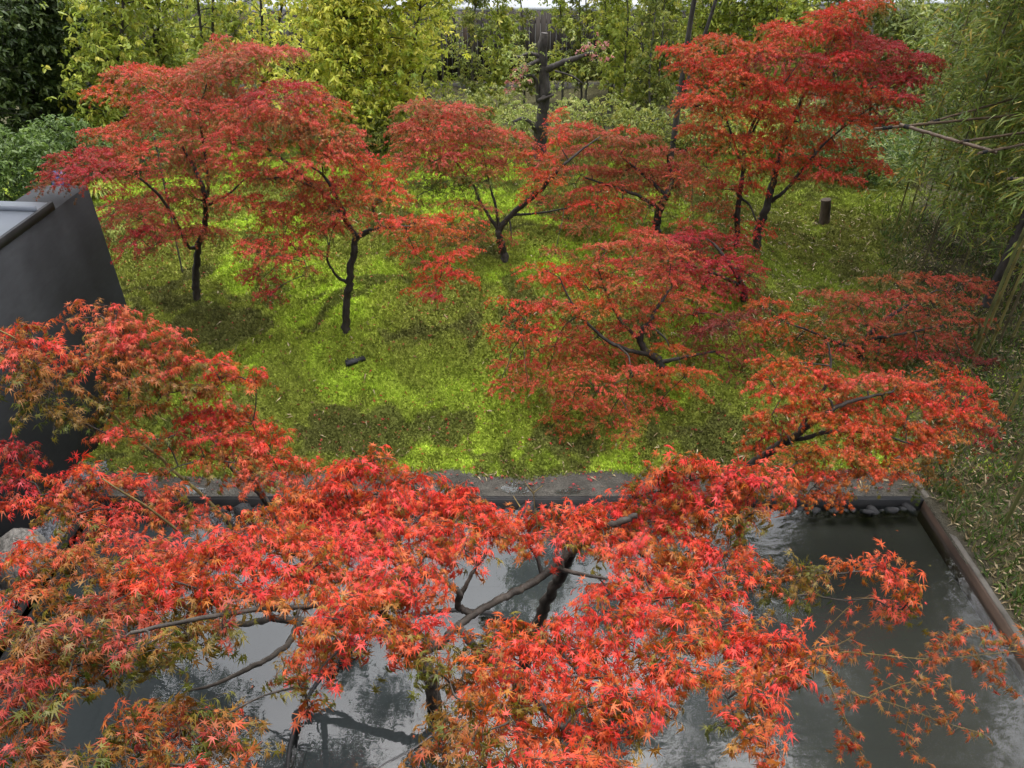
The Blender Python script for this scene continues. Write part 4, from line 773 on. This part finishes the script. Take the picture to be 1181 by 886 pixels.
for px, pyb, Yb, pyt, wpx, k, lab in ((1045, 175, 18.5, 15, 34, 200, 'dark bushy evergreen behind the tip of the tall vivid maple'), (1100, 170, 19.5, -20, 55, 260, 'dark green tree behind the top of the bamboo'), (1175, 160, 19, -30, 60, 260, 'dark green tree behind the bamboo at the right edge')):
    back_tree('evergreen_tree', lab, px, pyb, Yb, pyt, wpx, 'mid', k, .12, group='evergreens behind the bamboo', bark='darkbark', low=.1, stems=2, rad=.04, clump=.5, tsh=.35)
# tall trees; unseen high crowns added over the frame for dark pool reflections
def tall_tree(label, base, lines, blobs, size, pal):
    t = thing('tall_tree', base, label, 'tree'); tr = MB(); cr = MB(); br = MB()
    for P, r0, r1 in lines: tr.tube(spline(P, 26), np.linspace(r0, r1, 26), 9, None, .15)
    for c, r, k in blobs:
        C = np.array(c) + unit(rng.normal(size=(k, 3))) * (rng.random((k, 1)) ** .45) * np.array([r, r, r * .55]); m = 10
        sel = C[rng.integers(k, size=m)]
        twigs(br, np.repeat(np.array([c]) - np.array([[0, 0, r * .4]]), m, 0), sel, .012, .005, (.05, .045, .038)); whorls(cr, br, C, pal, size, .12, per=6, tsh=.45)
    tr.build('trunk', M['darkbark'], t, smooth=True); br.build('twigs', M['twig'], t); cr.build('crown', M['leaf'], t)
g0 = at(776, 166, 15.6); g0[2] = float(gh(g0[0], 15.6)); A = g0
tall_tree('tall tree with the thickest trunk of the rear row, behind the tall vivid maple', A,
    [([A - [0, 0, .1], A + [.05, 0, 2.5], A + [.15, -.2, 5], A + [.1, -.6, 8.5]], .062, .03), ([A + [.05, 0, 1.2], A + [.45, -.1, 3], A + [.9, -.6, 6.5]], .045, .02), ([A + [.1, -.1, 4.2], A + [-1, -.8, 6], A + [-2, -1.6, 7.4]], .06, .02), ([A + [.1, -.2, 5], A + [1.2, -1.4, 7], A + [2.2, -2.6, 8]], .05, .02)],
    [(A + [dx, dy, dz], r, int(300 * r)) for dx, dy, dz, r in ((0, -.6, 8.6, 1.2), (-2.2, -1.8, 7.6, .9), (2.3, -2.8, 8.2, 1.1), (.9, -1, 6.8, .9), (-1, -.8, 6.4, .8), (.2, -2.4, 7.6, 1.0), (-2.8, -3.0, 8.6, .8), (3.6, -3.2, 9.2, .9), (1.4, -3.6, 9.4, 1.0), (-2.7, -4.2, 7.3, .8), (-2.0, -3.4, 6.9, .7), (-3.4, -4.8, 8.0, .7), (.4, -4.6, 8.4, .8), (-.8, -3.2, 9.6, .9))], .12, 'mid')
A = np.array([-7.6, 8.6, .4])  # unseen tree added for dark shapes in the left pool reflection
tall_tree('unseen tall tree added beyond the dark building for its reflection in the pool', A,
    [([A - [0, 0, .1], A + [.1, 0, 3], A + [.8, -.2, 5.2], A + [2.4, -.8, 6.4]], .16, .06), ([A + [.8, -.2, 5.2], A + [.6, .2, 7], A + [.9, .3, 8.6]], .08, .03), ([A + [2.4, -.8, 6.4], A + [4.4, -1.6, 6.9], A + [6.4, -2.2, 7.2]], .06, .02)],
    [(A + [dx, dy, dz], r, int(320 * r)) for dx, dy, dz, r in ((.8, .2, 8.2, 1.1), (2.2, -.8, 7.0, .9), (3.4, -1.6, 7.4, .8), (4.6, -1.6, 7.2, .8), (5.6, -2.4, 7.5, .7), (6.5, -2.2, 7.1, .6), (3.8, -2.6, 6.9, .6), (1.2, -1.4, 6.8, .8), (2.6, -2.6, 7.6, .7), (5.2, -.4, 7.0, .6), (4.4, .2, 6.6, .6), (6.0, -1.2, 7.7, .5))], .10, 'dark')
A = np.array([6.9, 9.6, .4])  # added tree; its crown above the frame darkens the pool reflection
tall_tree('tall tree added in the bamboo at the right, unseen crown for the pool reflection', A,
    [([A - [0, 0, .1], A + [.05, 0, 2.6], A + [-.3, -.1, 5.2], A + [-1.8, -.5, 7.4]], .075, .04), ([A + [-.3, -.1, 5.2], A + [-2.4, -.8, 7.0], A + [-4.8, -1.2, 8.2]], .045, .02), ([A + [-.3, -.1, 5.2], A + [0, .2, 7.6], A + [-.4, 0, 9]], .045, .02)],
    [(A + [dx, dy, dz], r, int(300 * r)) for dx, dy, dz, r in ((-5.0, -1.2, 8.3, .8), (-4.0, -.6, 8.9, .7), (-5.6, -1.8, 7.7, .6), (-3.0, -1.2, 7.8, .8), (-2.0, -.4, 8.4, 1.0), (-.6, 0, 8.8, 1.1), (-3.4, -2.0, 8.6, .7), (-1.4, -1.6, 7.4, .8), (.2, -1.4, 7.6, .9))], .11, 'mid')
# low shrubs
LS = 'low shrubs under the young trees'
for i, (px, py, Yb, wpx, pal, k) in enumerate(sorted(((435, 168, 16.0, 30, 'mid', 60), (530, 128, 17.6, 34, 'mid', 60), (568, 122, 17.8, 24, 'mid', 40), (600, 142, 16.4, 24, 'pale', 45), (660, 142, 16.6, 26, 'pale', 45), (700, 145, 16.8, 24, 'mid', 40), (735, 150, 16.2, 26, 'mid', 60), (790, 150, 16.0, 28, 'mid', 60), (1010, 165, 14.6, 44, 'hedge', 120), (1050, 160, 15.0, 40, 'hedge', 100), (940, 165, 15.6, 44, 'hedge', 100), (870, 150, 16.4, 44, 'yg', 80), (905, 140, 17.4, 40, 'mid', 80), (830, 150, 16.6, 34, 'mid', 70), (465, 140, 17.4, 30, 'mid', 60), (390, 165, 16.6, 36, 'mid', 60), (210, 150, 15.2, 40, 'mid', 80), (150, 165, 14.4, 40, 'hedge', 80), (290, 150, 16.6, 40, 'mid', 70)))):
    bx = at(px, py, Yb)[0]; bz = float(gh(bx, Yb)); W = wpx * depth(px, py, Yb) / FPX; Hh = .75
    t = thing('low_shrub', (bx, Yb, bz), 'low leafy shrub under the young trees, %s from the left' % ords[i], 'shrub', LS); cr = MB(); br = MB()
    n_ = k * 6; W *= 1.35; Hh = .85; u = unit(rng.normal(size=(n_, 3))) * (rng.random((n_, 1)) ** .4) * np.array([W, W * .8, Hh * .62]); C = u + np.array([bx, Yb, bz + Hh * .55]); C[:, 2] = np.maximum(C[:, 2], gh(C[:, 0], C[:, 1]) + .05)
    for j in range(9): br.tube(spline([(bx + rng.normal() * .05, Yb, bz - .05), (C[j] + np.array([bx, Yb, bz])) / 2, C[j]], 5), np.linspace(.014, .005, 5), 5, (.06, .05, .04))
    whorls(cr, br, C, pal, .075, .05, tsh=.55); br.build('stems', M['twig'], t); cr.build('foliage', M['leaf'], t)
# hedge at the far left
for i, (px, py, Yb, wpx, k, lab) in enumerate(((10, 200, 12.2, 60, 900, 'glossy green hedge shrub behind the grey metal roof at the left edge'), (75, 190, 13.2, 50, 600, 'green shrub between the hedge and the dark evergreens, tucked behind the wall end'))):
    bx = at(px, py, Yb)[0]; bz = float(gh(bx, Yb)); W = wpx * depth(px, py, Yb) / FPX
    t = thing('hedge_shrub', (bx, Yb, bz), lab, 'shrub'); cr = MB(); br = MB()
    u = unit(rng.normal(size=(k, 3))) * (rng.random((k, 1)) ** .3) * np.array([W, W * .9, .62]); C = u + np.array([bx, Yb, bz + .75])
    C[:, 2] = np.maximum(C[:, 2], gh(C[:, 0], C[:, 1]) + .05)
    for j in range(9): br.tube(spline([(bx, Yb, bz - .05), (C[j] + np.array([bx, Yb, bz])) / 2, C[j]], 5), np.linspace(.02, .006, 5), 5, (.05, .045, .035))
    whorls(cr, br, C, 'hedge', .085, .05, per=6, tsh=.45); br.build('stems', M['twig'], t); cr.build('foliage', M['leaf'], t)
# gnarled pruned tree in the middle
Yb = 15.2; g0 = at(622, 172, Yb); bz = float(gh(g0[0], Yb))
t = thing('pruned_tree', (g0[0], Yb, bz), 'gnarled dark pruned tree with bare stub arms in the middle of the rear row', 'tree')
tr = MB(); cr = MB(); br = MB()
def limb(pts, r0, r1): 
    S = spline([at(a, b_, c) for a, b_, c in pts], 5 * len(pts)); tr.tube(S, np.linspace(r0, r1, len(S)) * rng.uniform(.85, 1.15, len(S)), 9, None, .3); return S
S0 = limb([(622, 182, Yb), (624, 150, Yb), (628, 110, Yb), (627, 85, Yb), (625, 62, Yb), (628, 38, Yb)], .14, .075)
tips = []
for pts, r in (([(627, 82, Yb), (640, 76, Yb - .1), (655, 70, Yb - .2), (668, 66, Yb - .2), (684, 60, Yb - .3)], .07), ([(624, 66, Yb), (610, 62, Yb - .1), (600, 66, Yb - .2), (592, 64, Yb - .3)], .045), ([(624, 68, Yb), (612, 74, Yb - .2), (598, 80, Yb - .4)], .045), ([(621, 118, Yb), (619, 96, Yb - .1), (612, 87, Yb - .2), (596, 92, Yb - .3)], .05), ([(628, 112, Yb - .1), (622, 116, Yb - .3), (640, 109, Yb - .4)], .045), ([(622, 160, Yb), (615, 145, Yb - .2), (604, 137, Yb - .3), (592, 141, Yb - .4)], .055), ([(640, 82, Yb), (660, 88, Yb - .1), (672, 96, Yb - .2)], .022)):
    S = limb(pts, r, r * .45); tips.append(S[-6:])
T = np.concatenate(tips)
C = T[rng.integers(len(T), size=150)] + rng.normal(size=(150, 3)) * np.array([.22, .2, .16]) + np.array([0, 0, .12])
whorls(cr, br, C, 'pale', .06, .05, tsh=.5)
for a, b_ in ((596, 82), (682, 52), (690, 58), (594, 96)):
    C = at(a, b_, Yb - .4) + rng.normal(size=(12, 3)) * np.array([.13, .1, .09]); whorls(cr, br, C, 'pink', .055, .04, tsh=.5)
tr.build('trunk', M['darkbark'], t, smooth=True); cr.build('crown', M['leaf'], t)
# cut log standing behind the tall maple, thin pale stake beside the leftmost maple
s0 = ground_at(951, 257); s1 = at(953, 230, s0[1])
q = MB(); S = spline([s0 + np.array([0, 0, -.08]), (s0 + s1) / 2, s1], 8); q.tube(S, [.10, .095, .085, .085, .083, .083, .085, .083], 14, None, .12)
tag(q.build('stump', M['stump'], smooth=False), 'short upright cut log standing on the moss behind the tall vivid maple', 'stump')
s0 = at(177, 192, 9.8); s1 = at(178, 158, 9.8); s0[2] = float(gh(s0[0], 9.8))
q = MB(); q.tube(spline([s0, (s0 + s1) / 2, s1], 6), .012, 7); tag(q.build('stake', M['greybark'], smooth=True), 'thin pale stake standing in the leaves of the leftmost maple', 'stake')
# grass clump by the wall end
g0 = ground_at(116, 226); t_ = MB(); n_ = 260
a = rng.random(n_) * 6.28; L = rng.uniform(.3, .62, n_); P = []
for j in range(n_):
    o_ = g0 + np.array([rng.normal() * .06, rng.normal() * .06, 0]); d = np.array([math.cos(a[j]), math.sin(a[j]), 0]); sd_ = np.array([-d[1], d[0], 0]) * .010
    pts = [o_ + d * L[j] * k * .7 + np.array([0, 0, L[j] * (1.25 * k - 1.05 * k * k)]) for k in (0, .33, .66, 1)]
    v = []
    for i, p_ in enumerate(pts): w_ = (1, 1, .7, .1)[i]; v += [p_ - sd_ * w_, p_ + sd_ * w_]
    t_.add(v, [(0, 1, 3, 2), (2, 3, 5, 4), (4, 5, 7, 6)], palette('yg', np.array([rng.random() * .9]))[0])
tag(t_.build('grass_clump', M['leaf']), 'clump of arching yellow green grass at the end of the dark wall', 'grass clump')
# small blue sheet left beyond the wall
bp_ = at(60, 184, 11.6); q = MB(); n_ = 9
xs = np.linspace(-.09, .09, n_); XX, YY = np.meshgrid(xs, xs); ZZ = .06 * np.exp(-(XX ** 2 + YY ** 2) / .012) + .05 * vn(XX, YY, 12, 2); zt = bp_[2] - .27
idx2 = np.arange(n_ * n_).reshape(n_, n_); q.add(np.stack([XX + bp_[0], YY + bp_[1], ZZ + zt], -1).reshape(-1, 3), np.stack([idx2[:-1, :-1], idx2[:-1, 1:], idx2[1:, 1:], idx2[1:, :-1]], -1).reshape(-1, 4))
gz = float(gh(bp_[0], bp_[1])); q.box(bp_[0] - .085, bp_[0] + .085, bp_[1] - .085, bp_[1] + .085, gz - .02, zt + .02)
tag(q.build('blue_cover', M['blue'], smooth=False), 'small blue cover half hidden beyond the end of the dark wall', 'cover')

# ------------------------------------------------------------------ bamboo at the right
BG = 'bamboo canes in the grove at the right'
def bamboo(px, pyb, H, rad, leafz, nl, label, spread=.7, pal=None, lean=(0, 0)):
    g0 = ground_at(px, pyb); t = thing('bamboo', g0, label, 'bamboo', BG); q = MB(); cr = MB(); br = MB()
    top = g0 + np.array([lean[0], lean[1], H]); S = spline([g0 - np.array([0, 0, .1]), g0 + (top - g0) * .4, g0 + (top - g0) * .75 + np.array([.05, 0, 0]), top + np.array([.3 * rng.normal(), -.3 * rng.random(), -.1])], 60)
    rr = np.linspace(rad, rad * .3, 60); rr[::5] *= 1.16
    cc = np.array([(.10, .105, .035), (.16, .14, .045), (.09, .075, .04)][rng.integers(3)]); cs = np.repeat(cc[None], 60, 0); cs[::5] *= .6
    q.tube(S, rr, 8, cs)
    nb = nl // 24; 
    for i in range(nb):
        u = leafz / H + (1 - leafz / H) * rng.random() ** .8; a = S[min(59, int(u * 59))]; th_ = rng.random() * 6.283; L = spread * rng.uniform(.4, 1.1) * (1.1 - .5 * u)
        e_ = a + np.array([math.cos(th_) * L, math.sin(th_) * L, L * rng.uniform(-.1, .5)]); m_ = (a + e_) / 2 + np.array([0, 0, .15 * L])
        B = spline([a, m_, e_], 8); br.tube(B, np.linspace(.005, .002, 8), 4, (.14, .12, .05))
        n_ = 24; P = B[rng.integers(2, 8, n_)] + rng.normal(size=(n_, 3)) * .07
        ax = unit(e_ - a) * .7 + rng.normal(size=(n_, 3)) * .5; ax[:, 2] -= rng.uniform(-.3, .75, n_)
        tn = .42 + .2 * rng.normal(size=n_); col = palette('bam', tn) * rng.uniform(.8, 1.2, (n_, 1))
        yl = rng.random(n_) < .07; col[yl] = np.array([.46, .33, .06]) * rng.uniform(.8, 1.2, (yl.sum(), 1))
        leaves(cr, BLADE, P, ax, np.array([0, -.3, 1.0]) + rng.normal(size=(n_, 3)) * .45, rng.uniform(.12, .21, n_), col)
    q.build('culm', M['culm'], t, smooth=True)
    if nb: br.build('twigs', M['twig'], t); cr.build('foliage', M['leaf'], t)
PAL['bam'] = [(.08, .14, .026), (.17, .235, .042), (.29, .33, .06), (.46, .41, .085)]
spots = [(1158, 606, 8.0, .020, 3.4, 2200, 'leaning bamboo cane nearest the pool, foot in straw at the right edge'), (1163, 556, 8.4, .020, 3.2, 2200, 'bamboo cane second nearest the pool at the right edge'), (1162, 480, 8, .018, 2.8, 2000, 'bamboo cane rising right of the orange red maple tip'),
         (1118, 418, 4.4, .022, 1.9, 420, 'stout bamboo cane behind the dull crimson maple'), (1124, 415, 4.6, .022, 1.7, 420, 'bamboo cane close beside the stout one behind the crimson maple'), (1138, 410, 4.6, .018, 1.8, 380, 'thin bamboo cane right of the stout pair'), (1150, 400, 4.7, .018, 1.6, 420, 'thin bamboo cane second right of the stout pair'), (1168, 390, 4.6, .018, 1.5, 420, 'bamboo cane half cut by the right edge behind the maples')]
for s_ in spots: bamboo(*s_)
added_bamboo = [(1258, 520), (1300, 480), (1240, 455), (1345, 545), (1232, 400), (1290, 420), (1400, 600), (1360, 460)]  # unseen canes added outside the frame to darken the right pool reflection
for px, pyb in added_bamboo:
    bamboo(px, pyb, rng.uniform(7.5, 9.5), .022, 3.4, 2600, 'unseen tall bamboo cane added past the right edge for its pool reflection', 1.0, lean=(-.9, -.5))
far = [(1098, 310), (1106, 318), (1088, 300), (1125, 325), (1140, 335), (1070, 290), (1115, 300), (1150, 318), (1165, 340), (1040, 275), (1060, 268), (1085, 262), (1110, 268), (1135, 280), (1160, 290), (1178, 310), (1190, 330), (1075, 240), (1105, 240), (1140, 245), (1170, 255), (1195, 275), (1200, 360), (1060, 308), (1035, 262), (1210, 300), (1168, 362), (1188, 376), (1148, 352), (1205, 392)]
for i, (px, pyb) in enumerate(far):
    lf = .35 if pyb < 300 else .55
    bamboo(px + rng.uniform(-4, 4), pyb, rng.uniform(6.0, 9.0), rng.uniform(.010, .017), lf, 3000, 'one of the leafy bamboo canes massed at the right behind the tied poles', .8, lean=(.1 * rng.normal(), -.2 * rng.random()))
# tied horizontal poles among the bamboo
PG = 'dried poles tied across the bamboo'
for (a, b_, r, lab) in (((1008, 149, 9.9), (1200, 130, 10.4), .022, 'long dried pole running level behind the bamboo to the right edge'), ((1038, 144, 9.85), (1150, 176, 8.9), .026, 'light brown dried pole slanting forward from the tied joint'), ((1105, 164, 9.2), (1215, 148, 9.6), .020, 'thin dried pole crossing the slanting one at its middle'), ((1128, 177, 8.86), (1225, 158, 9.2), .020, 'dark dried pole tied at the near end of the slanting one'), ((1162, 206, 8.6), (1215, 208, 8.5), .022, 'short pale pole end showing at the right edge'), ((1070, 142, 10.1), (1190, 108, 10.8), .018, 'upper dark pole half hidden among the bamboo leaves')):
    A, B = at(*a), at(*b_); t = thing('pole', A, lab, 'pole', PG); q = MB(); S = A + (B - A) * np.linspace(0, 1, 24)[:, None]; S[1:-1] += rng.normal(size=(22, 3)) * .002
    rr = np.full(24, r * .8); rr[::6] *= 1.12; q.tube(S, rr, 9); q.build('cane', M['pole'], t, smooth=True)
    q = MB(); 
    for k in (0.06, .09): q.tube(np.array([A + (B - A) * (k - .012), A + (B - A) * k, A + (B - A) * (k + .012)]), r * 1.1, 9)
    q.build('tie', M['cord'], t)
# ------------------------------------------------------------------ moss, litter and grass that nobody could count
def scatter(n_, x0, x1, y0, y1, dens=None):
    x = rng.uniform(x0, x1, n_); y = y0 + (y1 - y0) * rng.random(n_) ** 1.4
    k = np.ones(n_, bool) if dens is None else rng.random(n_) < dens(x, y)
    return x[k], y[k]
x, y = scatter(720000, -8.5, 8, 6.0, 17, lambda x, y: (y > moss_edge(x) + .03 * rng.normal(size=len(x))) * (1 - sm((x - 3.4 - .42 * np.clip(y - 6.2, 0, 9)) / 1.2) * .85) * (abs(x) < 2.2 + y * .62))
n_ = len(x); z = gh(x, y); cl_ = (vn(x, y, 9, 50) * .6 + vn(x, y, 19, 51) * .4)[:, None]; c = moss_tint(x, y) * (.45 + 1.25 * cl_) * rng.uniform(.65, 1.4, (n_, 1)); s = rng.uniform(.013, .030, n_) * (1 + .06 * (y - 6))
a = rng.random(n_) * 6.283; h = np.stack([np.cos(a), np.sin(a), np.zeros(n_)], -1); P = np.stack([x, y, z - .008 + .022 * cl_[:, 0]], -1)
up = unit(rng.normal(size=(n_, 3)) * .45 + np.array([0, 0, 1])); V = np.stack([P - h * (s * .5)[:, None], P + h * (s * .5)[:, None], P + up * (s * 1.25)[:, None]], 1)
q = MB(); q.add(V.reshape(-1, 3), np.arange(3 * n_).reshape(-1, 3), np.repeat(c, 3, 0)); tag(q.build('moss', M['moss']), 'thick yellow green moss carpet on the mound with worn brown patches', 'moss', kind='stuff')
# fallen maple leaves on the moss, fallen bamboo leaves on the right bank
q = MB(); x, y = scatter(4200, -6, 6, 5.9, 14); n_ = len(x); P = np.stack([x, y, gh(x, y) + .022], -1)
cl = palette('crimson', rng.random(n_)) * rng.uniform(.5, 1.0, (n_, 1)); br_ = rng.random(n_) < .35; cl[br_] = np.array([.12, .06, .035])
leaves(q, LEAF5, P, np.stack([rng.normal(size=n_), rng.normal(size=n_), .15 * rng.normal(size=n_)], -1), np.array([0, 0, 1.0]) + rng.normal(size=(n_, 3)) * .25, rng.uniform(.024, .044, n_), cl)
tag(q.build('fallen_maple_leaves', M['straw']), 'fallen red and brown maple leaves scattered over the moss', 'fallen leaves', kind='stuff')
q = MB(); n_ = 70; x = rng.uniform(-4, 4.2, n_); y = rng.uniform(2.4, 5.6, n_)
leaves(q, LEAF5, np.stack([x, y, np.full(n_, .034)], -1), np.stack([rng.normal(size=n_), rng.normal(size=n_), np.zeros(n_)], -1), np.array([0, 0, 1.0]) + rng.normal(size=(n_, 3)) * .06, rng.uniform(.025, .042, n_), palette('coral', rng.random(n_)) * rng.uniform(.4, 1, (n_, 1)))
tag(q.build('floating_leaves', M['straw']), 'fallen maple leaves floating here and there on the pool', 'fallen leaves', kind='stuff')
q = MB(); x, y = scatter(11000, 3.3, 9, 3.2, 13, lambda x, y: (x > 4.42) * (.35 + .65 * (x > 4.2 + .42 * np.clip(y - 6.2, 0, 9))) + (x <= 4.3) * (y > 5.95) * .35)
x2, y2 = scatter(1500, -4.5, 4, 6.1, 14, lambda x, y: .45 + .55 * (x > 1.5)); x3, y3 = scatter(2200, 1.8, 7, 8.2, 13.5); x2 = np.r_[x2, x3]; y2 = np.r_[y2, y3]; x = np.r_[x, x2]; y = np.r_[y, y2]; n_ = len(x)
P = np.stack([x, y, gh(x, y) + .018], -1); cl = np.array([.42, .33, .19]) * rng.uniform(.25, 1.0, (n_, 1)); gd = rng.random(n_) < .3; cl[gd] = np.array([.20, .14, .07]) * rng.uniform(.6, 1.1, (gd.sum(), 1))
leaves(q, BLADE, P, np.stack([rng.normal(size=n_), rng.normal(size=n_), .12 * rng.normal(size=n_)], -1), np.array([0, 0, 1.0]) + rng.normal(size=(n_, 3)) * .35, rng.uniform(.06, .13, n_), cl)
tag(q.build('fallen_bamboo_leaves', M['straw']), 'pale dry bamboo leaves littering the right bank', 'fallen leaves', kind='stuff')
q = MB(); x, y = scatter(46000, 4.42, 9, 3.0, 13, lambda x, y: (x > 3.9 + .42 * np.clip(y - 6.2, 0, 9)) * np.clip((fbm(x, y, 1.1, 31) - .30) * 3.2, .12, 1)); n_ = len(x); P = np.stack([x, y, gh(x, y) - .005], -1)
ax = np.stack([rng.normal(size=n_) * .6, rng.normal(size=n_) * .6, np.ones(n_)], -1); cl = palette('hedge', rng.random(n_) * .75) * rng.uniform(.6, 1.0, (n_, 1)); dr = rng.random(n_) < .25; cl[dr] = np.array([.20, .16, .07])
leaves(q, BLADE, P, ax, np.stack([rng.normal(size=n_), rng.normal(size=n_), .2 * np.ones(n_)], -1), rng.uniform(.05, .15, n_), cl)
tag(q.build('ground_grass', M['leaf']), 'thin grass and seedlings among the litter on the right bank', 'grass', kind='stuff')
